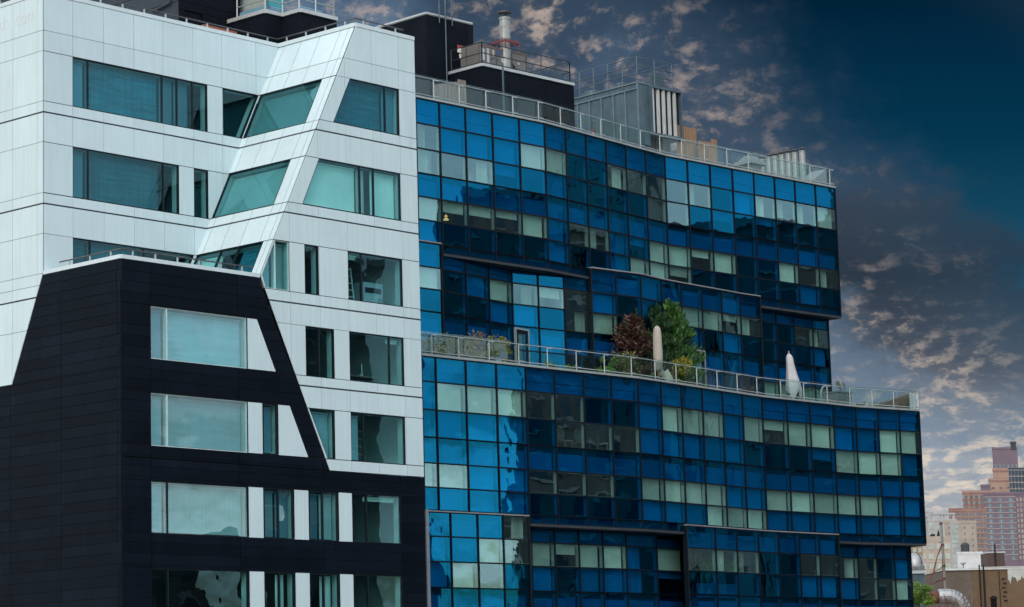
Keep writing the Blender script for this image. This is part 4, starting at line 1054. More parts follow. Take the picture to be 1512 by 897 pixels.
mb = MB(); mb.box((lB - .02, -.2, zb - .05), (lR + .04, .9, zb + .08)); mb.box((lB - .02, -.2, zt - .17), (lR + .04, .9, zt - .06)); mb.box((lR, -.18, zb), (lR + .05, .9, zt - .1)); mb.box((lB - .04, -.18, zb), (lB + .03, .9, zt - .1)); mb.build('louvre_frame', 'galvanised', ct)
mb = MB()
for k in range(2): mb.lathe((lB * .5, lL * (.3 + .4 * k), zt), [(.75 if lB > 1.2 else .4, 0), (.72 if lB > 1.2 else .4, .22), (.6 if lB > 1.2 else .35, .24)], 18)
mb.build('fan_cowl', 'galvanised', ct)
mb = MB(); lx = lR * .86
for h in (.45, .85, 1.25):
    mb.tube([(0, lL, zt + h), (0, 0, zt + h), (lx, 0, zt + h)], .025, 6)
for k in range(6): y = lL * k / 5; mb.tube([(0, y, zt - .15), (0, y, zt + 1.25)], .032, 6)
for x in (lx * .5, lx): mb.tube([(x, 0, zt - .1), (x, 0, zt + 1.25)], .03, 6)
mb.tube([(lx, 0, zt + 1.25), (lx, lL * .4, zt + 1.25)], .025, 6)
mb.build('railing', 'steel_rail', ct)
mb = MB(); mb.box((lx * .55, .3, zt + .0), (lx * .9, .5, zt + .75)); 
mb.build('motor_box', 'galvanised', ct)
mb = MB(); 
for x in (.2, lR * .55): mb.box((x, .2, .0), (x + .2, .4, zb - .02)); mb.box((x, lL - .4, 0), (x + .2, lL - .2, zb - .02))
mb.box((-.02, 0, zb - 1.1), (.08, lL, zb - .62)); mb.box((0.4, .5, 0), (lR - .15, 3.0, zb - .06)); mb.build('base_frame', 'slab', ct)
mb = MB(); mb.tube([(-.1, lL * .62, zb - .9), (-.1, .2, zb - .88)], .05, 6); mb.build('red_pipe', 'red_paint', ct)
yl = lL * (941 - 851) / 105
def arc(mb, y0, y1, z, h, th):
    N = 12
    for i in range(N):
        q = []
        for k in (i, i + 1):
            t_ = k / N; q.append((y0 + (y1 - y0) * t_, z + h * math.sin(math.pi * min(1, t_ * 1.15) * .55), th * (.25 + math.sin(math.pi * t_))))
        mb.poly([(-.056, q[0][0], q[0][1]), (-.056, q[1][0], q[1][1]), (-.056, q[1][0], q[1][1] + q[1][2]), (-.056, q[0][0], q[0][1] + q[0][2])])
mb = MB(); arc(mb, lL * .90, lL * .76, zt - 1.45, .28, .06); mb.build('maker_mark', 'logo_blue', ct)
text_mesh('apco', .42, 'logo_blue', ct, Matrix(((0, 0, -1, -.057), (-1, 0, 0, lL * .895), (0, 1, 0, zt - 1.72), (0, 0, 0, 1))))
mb = MB(); mb.box((-.06, lL * .61, zt - 1.95), (-.05, lL * .64, zt - 1.78)); mb.build('warning_sticker', 'sign_red', ct)
mb = MB(); mb.box((-.06, lL * .61, zt - 2.25), (-.05, lL * .64, zt - 1.96)); mb.build('caution_sticker', 'sign_yellow', ct)
# vent, flues, box at the end of the roof
pV = at_y(1107, 240, 129.3); mv = roof_thing('mushroom_vent', 'dark square mushroom vent beside the row of steel flues', 'vent', pV, ROOFU)
zq = lambda y: at_y(1107, y, 129.3)[2] - ROOFU
mb = MB(); mb.box((-.42, -.42, 0), (.42, .42, zq(246))); mb.build('vent_base', 'planter_grey', mv)
mb = MB(); mb.hull([(-.62, -.62, zq(245.5)), (.62, -.62, zq(245.5)), (.62, .62, zq(245.5)), (-.62, .62, zq(245.5))], [(-.55, -.55, zq(240)), (.55, -.55, zq(240)), (.55, .55, zq(240)), (-.55, .55, zq(240))])
mb.hull([(-.45, -.45, zq(240)), (.45, -.45, zq(240)), (.45, .45, zq(240)), (-.45, .45, zq(240))], [(-.2, -.2, zq(231)), (.3, -.2, zq(231)), (.3, .2, zq(231)), (-.2, .2, zq(231))]); mb.build('hood', 'planter_grey', mv)
fx = [(1125, 231.5), (1135, 228.5), (1144.5, 226.5), (1154.5, 224.5), (1164, 222.5), (1173.5, 221), (1184, 218.5)]
ordn = ['first', 'second', 'third', 'fourth', 'fifth', 'sixth', 'last']
for i, (xx, yt) in enumerate(fx):
    Yd = 131.6 - .35 * i; p = at_y(xx, yt, Yd)
    fo = roof_thing('flue_pipe', f'{ordn[i]} capped steel flue in the roof row counting from the mushroom vent', 'flue', p, ROOFU, group='capped steel flues in a row on the glass roof')
    h = p[2] - ROOFU
    MB().lathe((0, 0, 0), [(.15, 0), (.15, h - .22), (.165, h - .22), (.165, h - .17)], 14).build('pipe', 'flue_steel', fo, smooth=False)
    MB().lathe((0, 0, 0), [(.1, h - .07), (.19, h - .06), (.185, h - .03), (.05, h)], 14).build('rain_cap', 'dark_rail', fo)
    mb = MB()
    for k in range(3): mb.tube([(.12 * math.cos(k * 2.1), .12 * math.sin(k * 2.1), h - .2), (.12 * math.cos(k * 2.1), .12 * math.sin(k * 2.1), h - .05)], .012, 4)
    mb.build('cap_leg', 'dark_rail', fo)
pV = at_y(1183, 262, 131.4); bx_ = roof_thing('equipment_box', 'low dark equipment box behind the roof rail at the glass corner', 'box', pV, ROOFU)
lE = solve(pV, FU, 1221); hb = at_y(1221, 256, 134)[2] - ROOFU
mb = MB(); mb.hull([(0, 0, 0), (lE, 0, 0), (lE, 1, 0), (0, 1, 0)], [(0, 0, .55), (lE, 0, hb), (lE, 1, hb), (0, 1, .55)]); mb.build('box_body', 'planter_grey', bx_)
mb = MB(); 
for k in range(3): mb.box((.3 + k * .5, -.03, .4), (.42 + k * .5, 0, .75))
mb.build('box_vent', 'dark_void', bx_)


# ------------------------------------------------------------------ foliage
def sprays(mb, n, shape, size, up=.5, elong=2.2, rnd=random):
    """n leaf-sized diamonds placed by shape(rnd)->(point, outward)"""
    for _ in range(n):
        p, o_ = shape(); p = Vector(p); o_ = Vector(o_)
        d = (o_ + Vector((rnd.gauss(0, .5), rnd.gauss(0, .5), rnd.gauss(0, .4) + up))).normalized()
        a = d.cross(Vector((rnd.gauss(0, 1), rnd.gauss(0, 1), rnd.gauss(0, 1))))
        if a.length < 1e-3: continue
        a.normalize(); s = size * rnd.uniform(.6, 1.35); l = s * elong
        mb.poly([p - d * l * .4, p + a * s * .5, p + d * l * .6, p - a * s * .5])
def conifer_shape(h, r, n_boughs=70, lean=0.0, bare=.12, power=.9):
    boughs = []
    for _ in range(n_boughs):
        t = random.random() ** .8; z = bare * h + (1 - bare) * h * t; rr = r * ((1 - t) ** power) * random.uniform(.75, 1.12) + .08
        boughs.append((z, random.uniform(0, 6.283), rr))
    boughs.append((h * .98, 0, .06))
    def f():
        z, a, rr = random.choice(boughs); k = random.random() ** .55; sp_ = .10 + .12 * k
        p = (math.cos(a) * rr * k + random.gauss(0, sp_) * rr * .8, math.sin(a) * rr * k + random.gauss(0, sp_) * rr * .8, z + k * rr * .35 + random.gauss(0, .09))
        return p, (math.cos(a) * .8, math.sin(a) * .8, .2)
    return f
def ball_shape(r, h, clumps=9):
    cs = [(random.uniform(-.62, .62) * r, random.uniform(-.5, .5) * r, h * random.uniform(.25, .95), random.uniform(.25, .5) * r) for _ in range(clumps)]
    def f():
        x, y, z, q = random.choice(cs); v = Vector((random.gauss(0, 1), random.gauss(0, 1), random.gauss(0, 1))).normalized(); k = q * random.random() ** .4
        return (x + v.x * k, y + v.y * k, max(.02, z + v.z * k * .9)), v
    return f
TZ = 13.97 + Z
def terrace(x, y, back):
    q, t_, o_ = on_run(PL, x, y, -back); return q
def plant(name, label, cat, x, back, shape, n, size, mat, h, up=.4, elong=2.2, group=None, z=TZ, trunk=.06, stems=1):
    q = terrace(x, 545, back); t = thing(name, label, cat, (float(q[0]), float(q[1]), z), random.uniform(0, 6), group)
    mb = MB(); sprays(mb, n, shape, size, up, elong); mb.build('foliage' if 'tree' not in name else 'crown', mat, t)
    mb = MB()
    for k in range(stems):
        a = random.uniform(0, 6.28); s_ = .0 if stems == 1 else .12
        mb.tube([(s_ * math.cos(a), s_ * math.sin(a), 0), (s_ * 2 * math.cos(a), s_ * 2 * math.sin(a), h * .5), (s_ * 2.6 * math.cos(a), s_ * 2.6 * math.sin(a), h * .9)], [trunk, trunk * .6, trunk * .2], 6)
    mb.build('trunk' if 'tree' in name else 'stem', 'bark', t)
    return t
def htop(x, y, back): q = terrace(x, y, back); return q[2] - TZ
plant('conifer_tree', 'bright green conifer tree, the bushiest on the terrace beside the beige umbrella', 'tree', 994, 2.2, conifer_shape(htop(994, 452, 2.2), 1.7, 110, bare=.02, power=.72), 14000, .09, 'leaf_conifer', 4, 1.1, 3.0)
plant('conifer_tree', 'slim dark green conifer tree between the russet tree and the bushy conifer', 'tree', 965, 2.6, conifer_shape(htop(965, 455, 2.6), 1.6, 90, bare=.02, power=.6), 12000, .085, 'leaf_dark', 4, 1.1, 3.0)
plant('conifer_tree', 'small green conifer with thin top rising behind the russet tree', 'tree', 938, 2.5, conifer_shape(htop(938, 456, 2.5), .8, 60, bare=.1, power=.8), 3000, .075, 'leaf_dark', 4, .8, 2.6)
plant('russet_tree', 'reddish brown feathery tree at the left of the terrace conifers', 'tree', 937, 1.9, conifer_shape(htop(937, 470, 1.9), 1.25, 60, bare=.05, power=.6), 5200, .085, 'leaf_red', 3, .4, 2.6)
plant('shrub', 'low yellow flowering shrub in front of the bushy conifer', 'shrub', 1001, .75, ball_shape(.7, htop(1001, 529, .75), 12), 900, .055, 'leaf_yellow', .9, .6)
plant('shrub', 'green and brown shrub below the russet tree', 'shrub', 921, .7, ball_shape(.7, htop(921, 518, .7), 12), 800, .06, 'leaf_shrub', 1, .5)
plant('shrub', 'small green shrub by the glass rail left of the russet tree', 'shrub', 897, .6, ball_shape(.5, htop(897, 528, .6), 9), 450, .06, 'leaf_lime', .8, .7)
plant('shrub', 'trailing green shrub under the beige umbrella pole', 'shrub', 946, .6, ball_shape(.55, htop(946, 538, .6), 10), 450, .06, 'leaf_shrub', .8, .4)
for i, (xx, yt, r_, mt_, lb) in enumerate(((640, 500, .75, 'leaf_shrub', 'olive shrub behind the terrace glass next to the white wall'), (665, 499, .8, 'leaf_shrub', 'wide yellowish shrub in the long planter behind the terrace glass'),
                                         (700, 492, .7, 'leaf_orange', 'orange topped shrub reaching above the terrace rail'), (722, 500, .75, 'leaf_shrub', 'pale green shrub right of the orange topped shrub'), (743, 500, .45, 'leaf_yellow', 'small yellow green shrub left of the white framed door'))):
    q = terrace(xx, 520, .65)
    pb = thing('planter', lb.split(' ')[0] + ' shrub planter box of grey metal behind the terrace glass' if i else 'grey planter box behind the terrace glass next to the white wall', 'planter', (float(q[0]), float(q[1]), TZ), math.atan2(FU[1], FU[0]), 'planter boxes along the terrace')
    pb['label'] = ['grey planter box against the white house wall', 'grey planter box under the wide yellowish shrub', 'grey planter box under the orange topped shrub', 'grey planter box under the pale green shrub', 'grey planter box left of the white framed door'][i]
    mb = MB(); mb.box((-.55, -.3, 0), (.55, .3, .62)); mb.box((-.58, -.33, .57), (.58, .33, .63)); mb.build('planter_body', 'planter_grey', pb)
    plant('shrub', lb, 'shrub', xx, .65, ball_shape(r_, htop(xx, yt, .65) - .6, 12), 700, .055, mt_, .8, .4, z=TZ + .60)
for xx, lb in ((812, 'low herb clump by the rail just right of the white framed door'), (845, 'low green clump at mid rail in front of dark glass'), (1105, 'small red flowering plant in a tub behind the rail')):
    plant('potted_plant', lb, 'plant', xx, .6, ball_shape(.42, .75, 8), 260, .06, 'leaf_red' if xx > 1000 else 'leaf_lime', .6, .5, z=TZ + .35)
    q = terrace(xx, 560, .6); pt_ = thing('plant_pot', {812: 'clay pot under the low herb clump near the door', 845: 'clay pot under the low green clump at mid rail', 1105: 'clay tub under the small red flowering plant'}[xx], 'pot', (float(q[0]), float(q[1]), TZ), 0, 'clay pots on the terrace')
    MB().lathe((0, 0, 0), [(.2, 0), (.3, .38), (.33, .38), (.33, .46), (.27, .46), (.25, .36)], 14).build('pot_body', 'terracotta', pt_)
# closed umbrellas
q = terrace(972, 540, .42); zt = htop(972, 482, .42)
um = thing('patio_umbrella', 'closed beige patio umbrella in a smooth cover in front of the conifers', 'umbrella', (float(q[0]), float(q[1]), TZ))
MB().lathe((0, 0, 0), [(.10, zt - 2.05), (.20, zt - 1.9), (.215, zt - 1.2), (.185, zt - .35), (.15, zt - .12), (.08, zt - .02), (.02, zt)], 16).build('cover', 'canvas_beige', um, smooth=True)
MB().tube([(0, 0, .05), (0, 0, zt - 1.9)], .035, 8).build('pole', 'wood_pole', um)
MB().lathe((0, 0, 0), [(.32, 0), (.32, .07), (.06, .1)], 14).build('base', 'planter_grey', um)
q = terrace(1167.5, 585, .9); zt = htop(1165, 519, .9)
um = thing('patio_umbrella', 'closed white patio umbrella with draped canvas near the terrace corner', 'umbrella', (float(q[0]), float(q[1]), TZ))
mb = MB(); N = 20; i0 = 0
prof = [(.05, 0), (.13, .10), (.17, .22), (.18, .5), (.22, .95), (.30, 1.45), (.34, 1.75), (.27, 2.0)]
for k, (r_, dz) in enumerate(prof):
    for j in range(N):
        t_ = 6.2832 * j / N; rr = r_ * (1 + .28 * math.sin(t_ * 5 + .4) * min(1, dz)); sl = .10 * dz
        mb.v.append((rr * math.cos(t_) + sl, rr * math.sin(t_) * .8, zt - .12 - dz - (.18 * math.sin(t_ * 3 + 1) if k == len(prof) - 1 else 0)))
for k in range(len(prof) - 1):
    for j in range(N): mb.f.append((k * N + j, k * N + (j + 1) % N, (k + 1) * N + (j + 1) % N, (k + 1) * N + j)); mb.mi.append(0)
mb.build('canopy', 'canvas_white', um, smooth=True)
MB().tube([(0, 0, .05), (0, 0, zt - .1)], .03, 8).build('pole', 'wood_pole', um)
MB().lathe((0, 0, zt - .12), [(.04, 0), (.05, .05), (.03, .1), (.02, .14)], 8).build('finial', 'wood_pole', um)
MB().lathe((0, 0, 0), [(.3, 0), (.3, .07), (.06, .1)], 14).build('base', 'planter_grey', um)
# sofa with cushions, terracotta pot
q = terrace(985, 556, .75); so = thing('garden_sofa', 'brown wicker garden sofa behind the glass rail below the conifers', 'sofa', (float(q[0]), float(q[1]), TZ), math.atan2(1, .75))
MB().box((-.7, -.35, .1), (.75, .35, .42)).build('seat', 'planter_brown', so); MB().box((-.7, .28, .42), (.75, .38, .82)).build('backrest', 'planter_brown', so)
mb = MB()
for x in (-.65, .7):
    for y in (-.3, .3): mb.box((x - .03, y - .03, 0), (x + .03, y + .03, .1))
mb.build('leg', 'planter_brown', so)
for i, (xx, yy, rz_, lb) in enumerate(((975.5, 549, .35, 'striped cream cushion propped upright against the umbrella pole'), (986, 556, -.3, 'striped cream cushion lying at the right end of the garden sofa'))):
    p = terrace(xx, yy, .55); cu_ = MB(); N = 8; s = .30
    for a in range(N):
        for b_ in range(N):
            for sg in (-1, 1):
                def cp(i_, j_):
                    x, y = (i_ / N * 2 - 1), (j_ / N * 2 - 1); pinch = 1 - .10 * (1 - x * x) * 0 - .12 * ((1 - abs(x)) * abs(y) + (1 - abs(y)) * abs(x)); th = .09 * ((1 - x * x) * (1 - y * y)) ** .5
                    return Vector((x * s * pinch, sg * th, y * s * pinch))
                Mx = Matrix.Rotation(rz_, 4, 'Y') @ Matrix.Rotation(-.35, 4, 'X')
                cu_.poly([Mx @ cp(a, b_), Mx @ cp(a + 1, b_), Mx @ cp(a + 1, b_ + 1), Mx @ cp(a, b_ + 1)])
    o = cu_.build('cushion', 'cushion', None, smooth=True); tag(o, lb, 'cushion', 'striped cushions on the garden sofa'); o.location = (float(p[0]), float(p[1]), max(float(p[2]), TZ + .55)); o.rotation_euler = (0, 0, math.atan2(1, .75))
q = terrace(916, 548, .55); pt_ = thing('plant_pot', 'wide terracotta bowl under the green and brown shrub', 'pot', (float(q[0]), float(q[1]), TZ))
MB().lathe((0, 0, 0), [(.22, 0), (.42, .45), (.46, .45), (.46, .75), (.38, .75)], 16).build('pot_body', 'terracotta', pt_)
# chairs near the white framed door
def armchair(x, lb, mat):
    q = terrace(x, 522, .8); t = thing('garden_chair', lb, 'chair', (float(q[0]), float(q[1]), TZ), math.atan2(1, .75))
    MB().box((-.32, -.3, .36), (.32, .3, .46)).build('seat', mat, t); MB().box((-.32, .24, .46), (.32, .32, 1.02)).build('backrest', mat, t)
    for x_ in (-.3, .3):
        MB().box((x_ - .03, -.28, .46), (x_ + .03, .24, .68)).build('armrest', mat, t)
        for y_ in (-.27, .28): MB().box((x_ - .025, y_ - .025, 0), (x_ + .025, y_ + .025, .36)).build('leg', mat, t)
armchair(746, 'pale garden chair left of the white framed door', 'white_chair'); armchair(762, 'brown garden chair in front of the white framed door', 'planter_brown')
# things at the right end of the terrace
q = terrace(1237, 588, .9); pb = thing('planter', 'dark grey cube planter with a wispy plant near the terrace corner', 'planter', (float(q[0]), float(q[1]), TZ), math.atan2(1, 1))
MB().box((-.5, -.45, 0), (.5, .45, htop(1237, 580, .9))).build('planter_body', 'planter_grey', pb); MB().box((-.54, -.49, htop(1237, 580, .9) - .06), (.54, .49, htop(1237, 580, .9) + .01)).build('rim', 'planter_grey', pb)
def wispy(x, yt, back, lb, z, n=7, h=.9):
    q = terrace(x, 585, back); t = thing('wispy_plant', lb, 'plant', (float(q[0]), float(q[1]), z), 0); mb = MB(); lf = MB()
    for k in range(n):
        a = random.uniform(0, 6.28); r_ = random.uniform(.15, .45); pts = [(0, 0, 0), (r_ * .3 * math.cos(a), r_ * .3 * math.sin(a), h * .6), (r_ * math.cos(a), r_ * math.sin(a), h * random.uniform(.85, 1.05))]
        mb.tube(pts, .008, 4)
        for _ in range(7):
            f = random.uniform(.5, 1); p = Vector(pts[1]).lerp(Vector(pts[2]), f); sprays(lf, 1, lambda p=p: (p, (0, 0, 1)), .07, .2, 2)
    mb.build('stem', 'bark', t); lf.build('foliage', 'leaf_shrub', t)
wispy(1247, 563, .9, 'wispy branching plant standing over the dark cube planter', TZ + .6, 7, htop(1247, 565, .9) - .55)
wispy(1272, 585, .9, 'thin tuft of plants at the left end of the long dark planter', TZ + .55, 9, .45)
q = terrace(1270, 596, 1.0); q2 = terrace(1342, 590, 1.0); lp = thing('planter', 'long dark wedge shaped planter along the terrace corner rail', 'planter', (float(q[0]), float(q[1]), TZ), math.atan2(q2[1] - q[1], q2[0] - q[0]))
ln = float(np.linalg.norm(q2[:2] - q[:2])); h1 = htop(1342, 581, 1.0)
mb = MB(); mb.hull([(0, -.3, 0), (ln, -.3, 0), (ln, .3, 0), (0, .3, 0)], [(0, -.3, .62), (ln, -.3, h1), (ln, .3, h1), (0, .3, .62)]); mb.build('planter_body', 'planter_brown', lp)
mb = MB(); sprays(mb, 260, lambda: ((random.uniform(.3, ln), random.gauss(0, .12), .7 + random.random() * .4), (0, 0, 1)), .045, .6, 3); mb.build('foliage', 'leaf_shrub', lp)
q = terrace(1351, 598, .35); ep = thing('end_screen', 'pale flat screen closing the glass rail at the terrace corner', 'screen', (float(q[0]), float(q[1]), TZ), math.atan2(1, 1))
MB().box((-.38, 0, .5), (.32, .04, htop(1351, 581, .35))).build('panel', 'roof_white', ep)
q = terrace(1213, 595, .5); gp = thing('gooseneck_pipe', 'short pale gooseneck pipe by the rail right of the white umbrella', 'pipe', (float(q[0]), float(q[1]), TZ), .8)
MB().tube([(0, 0, 0), (0, 0, 1.25), (.06, 0, 1.45), (.2, 0, 1.58), (.36, 0, 1.62)], .04, 8).build('pipe', 'rail_metal', gp)


# ------------------------------------------------------------------ things glimpsed through the clear glass
q, t_, o_ = on_run(PU, 658.5, 322, -.9)
lm = thing('pendant_lamp', 'glowing amber pendant lamp hanging inside the upper glass storey', 'lamp', (float(q[0]), float(q[1]), float(q[2])))
MB().lathe((0, 0, -.10), [(.12, 0), (.125, .02), (.06, .09), (.02, .12)], 14).build('lamp_shade', 'lamp_glow', lm); MB().lathe((0, 0, .06), [(.075, 0), (.03, .07)], 10).build('upper_shade', 'lamp_glow', lm); MB().tube([(0, 0, .1), (0, 0, .6)], .01, 5).build('cord', 'dark_void', lm)
for i, (xx, lb) in enumerate(((828, 'pale oval backed dining chair seen through glass, left of its group'), (853, 'pale oval backed dining chair seen through glass, middle of its group'), (884, 'pale oval backed dining chair seen through glass, right of its group'))):
    q, t_, o_ = on_run(PL, xx, 655, -.75); ch = thing('dining_chair', lb, 'chair', (float(q[0]), float(q[1]), 11.25 + Z), math.atan2(t_[1], t_[0]) + .2 * i, 'dining chairs behind the glass')
    mb = MB(); N = 18; pts = [(.24 * math.cos(k * 6.2832 / N), 0, .78 + .28 * math.sin(k * 6.2832 / N)) for k in range(N + 1)]; mb.tube(pts, .025, 5); bk = mb.build('backrest', 'chair_wood', ch); MB().hull([(x * .92, .0, .78 + (z - .78) * .92) for x, y, z in pts[:-1]], [(x * .92, .012, .78 + (z - .78) * .92) for x, y, z in pts[:-1]]).build('woven_panel', 'interior', bk)
    MB().box((-.24, -.5, .42), (.24, .02, .48)).build('seat', 'chair_wood', ch)
    for x_ in (-.21, .21):
        for y_ in (-.46, 0): MB().tube([(x_, y_, 0), (x_, y_, .5)], .022, 5).build('leg', 'chair_wood', ch)


def house_thing(name, label, cat, u, w, z, group=None):
    P = house_pt(u, w); return thing(name, label, cat, (float(P[0]), float(P[1]), z + Z), RZ, group)
def ladder(t, h, wd, mat, n=7, lean=.25):
    for x in (0, wd): MB().bar((x, 0, 0), (x, lean, h), .05, .03).build('stile', mat, t)
    for k in range(n):
        f = (k + .7) / n; MB().bar((0, lean * f, h * f), (wd, lean * f, h * f), .04, .03).build('rung', mat, t)
ladder(house_thing('step_ladder', 'white step ladder inside the window above the desk window', 'ladder', 11.75, .9, 15.45), 1.9, .42, 'white_chair')
t = house_thing('cabinet', 'pale low cabinet with a dark slot inside the window with white ladder', 'cabinet', 12.5, .8, 15.45)
MB().box((0, 0, .3), (1.05, .5, 1.35)).build('body', 'back_panel', t); MB().box((.1, -.015, .95), (.95, .0, 1.15)).build('slot', 'dark_void', t)
ladder(house_thing('ladder', 'orange brown ladder inside the lowest right window of white bay', 'ladder', 11.95, .8, 9.38), 1.75, .5, 'wood_ladder', 6, .15)
t = house_thing('desk', 'dark desk inside the middle right window of the white bay', 'desk', 11.1, .75, 12.4)
MB().box((0, 0, .70), (2.2, .7, .75)).build('desktop', 'planter_brown', t)
for x in (.05, 2.1):
    for y in (.05, .6): MB().box((x, y, 0), (x + .05, y + .05, .7)).build('leg', 'planter_brown', t)
for x, r, lb in ((.32, .5, 'slim pale monitor at the left end of the window desk'), (1.35, .9, 'slim pale monitor at the right of the window desk')):
    P = house_pt(11.1 + x, .95); m_ = thing('monitor', lb, 'monitor', (float(P[0]), float(P[1]), 13.15 + Z), RZ + r)
    MB().box((-.26, -.015, .1), (.26, .015, .45)).build('screen_back', 'roof_white', m_); MB().box((-.05, -.06, 0), (.05, .06, .12)).build('stand', 'roof_white', m_)
q, t_, o_ = on_run(PU, 624, 246, -.75); t = thing('carton', 'pale cartons stacked behind the first glass bay below the roof rail', 'carton', (float(q[0]), float(q[1]), 22.8 + Z), math.atan2(t_[1], t_[0]))
for k in range(3): MB().box((-.28 + .03 * k, -.25, .02 + k * .42), (.26 + .02 * k, .25, .42 + k * .42)).build('carton_body', 'back_panel', t)
q, t_, o_ = on_run(PU, 706, 262, -.8); t = thing('covered_pile', 'white draped pile behind the third glass bay from the white house', 'pile', (float(q[0]), float(q[1]), 22.8 + Z), math.atan2(t_[1], t_[0]))
mb = MB(); N = 14
for k in range(N):
    x0, x1 = -.75 + 1.5 * k / N, -.75 + 1.5 * (k + 1) / N; h = lambda x: .45 + .55 * max(0, 1 - abs(x + .1) / .7) + .06 * math.sin(x * 17)
    mb.hull([(x0, -.3, 0), (x1, -.3, 0), (x1, .3, 0), (x0, .3, 0)], [(x0, -.16, h(x0)), (x1, -.16, h(x1)), (x1, .16, h(x1)), (x0, .16, h(x0))])
mb.build('drape', 'canvas_white', t)
for xx, yy, lb in ((1042, 838, 'bushy green indoor plant behind the lower storey glass'), (1075, 838, 'second indoor plant in a pale tub right of the bushy one')):
    q, t_, o_ = on_run(PB3, xx, yy, -.7); t = thing('indoor_plant', lb, 'plant', (float(q[0]), float(q[1]), 5.3 + Z), 0)
    MB().box((-.45, -.22, 0), (.45, .22, .62)).build('tub', 'back_panel', t); mb = MB(); sprays(mb, 700, ball_shape(.62, 1.3, 12), .07, .4); o = mb.build('foliage', 'leaf_lime', t); o.location = (0, 0, .55)

# ------------------------------------------------------------------ the city beyond
def tower(name, label, xc, yt, Yd, xL, xR, zb, mat, az=62, wins=None, winsL=None, wmat='far_glass', roofmat=None, bands_=None, cornice=None, win_name='window'):
    """box seen corner-on: corner column xc with top yt at distance Yd; left face back to column xL, front face on to column xR.
    wins = (cols, rows, w, h, top gap, pitch)"""
    f = np.array([math.sin(R(az)), math.cos(R(az)), 0]); l = np.array([-f[1], f[0], 0])
    c = at_y(xc, yt, Yd); lL = solve(c, l, xL) if xL < xc - .5 else 12.0; lR = solve(c, f, xR)
    t = thing(name, label, 'building', (float(c[0]), float(c[1]), zb), math.atan2(f[1], f[0])); H = c[2] - zb
    MB().box((0, 0, 0), (lR, lL, H)).build('wall', mat, t)
    mb = MB(); mb.box((-.04 * Yd / 300, -.04 * Yd / 300, H), (lR + .15, lL + .15, H + .25 * Yd / 300)); mb.build('roof', roofmat or mat, t)
    if cornice:
        mb = MB()
        for z_, h_ in cornice: mb.box((-.03 * Yd / 300, -.03 * Yd / 300, H - z_ - h_), (lR + .1, lL + .1, H - z_))
        mb.build('cornice', bands_, t)
    def grid(w, left):
        if not w: return
        cols, rows_, ww, hh, top, pitch = w; ln = lL if left else lR; sc = Yd / 300
        for r in range(rows_):
            z1 = H - top - r * pitch
            if z1 - hh < .5: break
            for k in range(cols):
                s = ln * (k + .5) / cols; a, b_ = s - ww / 2, s + ww / 2
                mb = MB()
                if left: mb.box((-.02 * sc, a, z1 - hh), (.02, b_, z1)); 
                else: mb.box((a, -.02 * sc, z1 - hh), (b_, .02, z1))
                o = mb.build(win_name, wmat, t)
                mb = MB(); e = .05 * sc
                for q_ in ((a, b_, z1 - hh - hh * .08, z1 - hh), ((a + b_) / 2 - ww * .05, (a + b_) / 2 + ww * .05, z1 - hh, z1)):
                    if left: mb.box((-e, q_[0], q_[2]), (-.015 * sc, q_[1], q_[3]))
                    else: mb.box((q_[0], -e, q_[2]), (q_[1], -.015 * sc, q_[3]))
                mb.build('window_bar', bands_ or mat, o)
    grid(wins, False); grid(winsL, True)
    return t, H, lR, lL
PX = lambda Yd, n: n * Yd / FPX * 1.01
def pxwin(Yd, cols, rows_, w, h, top, pitch): return (cols, rows_, PX(Yd, w), PX(Yd, h), PX(Yd, top), PX(Yd, pitch))
D = 1400
tower('purple_brick_building', 'purple brick apartment block with rows of wide pale windows at picture edge', 1453, 731, D, 1452, 1499, 0, 'purple_brick', 80, pxwin(D, 3, 12, 8, 5, 5.5, 7.7), None, bands_='pale_band', cornice=[(PX(D, 3 + 7.7 * k), PX(D, .7)) for k in range(12)])
tower('purple_brick_building', 'purple brick wing with slim cream window strips, cut by the picture edge', 1499, 730.5, D + 4, 1498, 1540, 0, 'purple_brick', 80, pxwin(D, 8, 12, 2.2, 5.2, 5.0, 7.7), None, wmat='window_cream', bands_='purple_brick')
tower('purple_brick_tower', 'tall purple brick tower with a small roof hut above orange setbacks', 1466, 664, 1560, 1465, 1502, 0, 'purple_brick', 78, pxwin(1560, 6, 1, 3.5, 4.5, 22, 9), None, bands_='pale_band', cornice=[(PX(1560, 30), PX(1560, 1.5))])
tower('roof_hut', 'small grey hut on top of the tall purple brick tower', 1493, 655.5, 1562, 1492, 1500, at_y(1493, 664, 1562)[2], 'tank_wood', 78)
tower('orange_setback_building', 'orange brick setback tier beneath the purple tower', 1467, 695, 1540, 1466, 1494, 0, 'orange_brick', 78, None, None, bands_='red_brick', cornice=[(0, PX(1540, 2.2)), (PX(1540, 11), PX(1540, 3))])
tower('orange_setback_building', 'lower orange brick tier stepping out left of the purple tower', 1461, 710, 1520, 1460, 1494, 0, 'orange_brick', 78, pxwin(1520, 3, 1, 4, 1.5, 10, 9), None, bands_='red_brick', cornice=[(0, PX(1520, 1.5))], wmat='far_glass_dark')
tower('purple_annex_building', 'little purple brick annex peeping over the orange brick block', 1449, 719, 1515, 1448, 1462, 0, 'purple_brick', 78)
tower('dark_glass_building', 'dark glass slab with a pale grid beside the orange setbacks', 1490, 694, 1450, 1489, 1540, 0, 'far_glass_dark', 74, pxwin(1450, 10, 8, 2.6, 6.5, 1.5, 9.2), None, wmat='far_glass_dark', bands_='pale_band', cornice=[(PX(1450, k * 9.2), PX(1450, .8)) for k in range(5)])
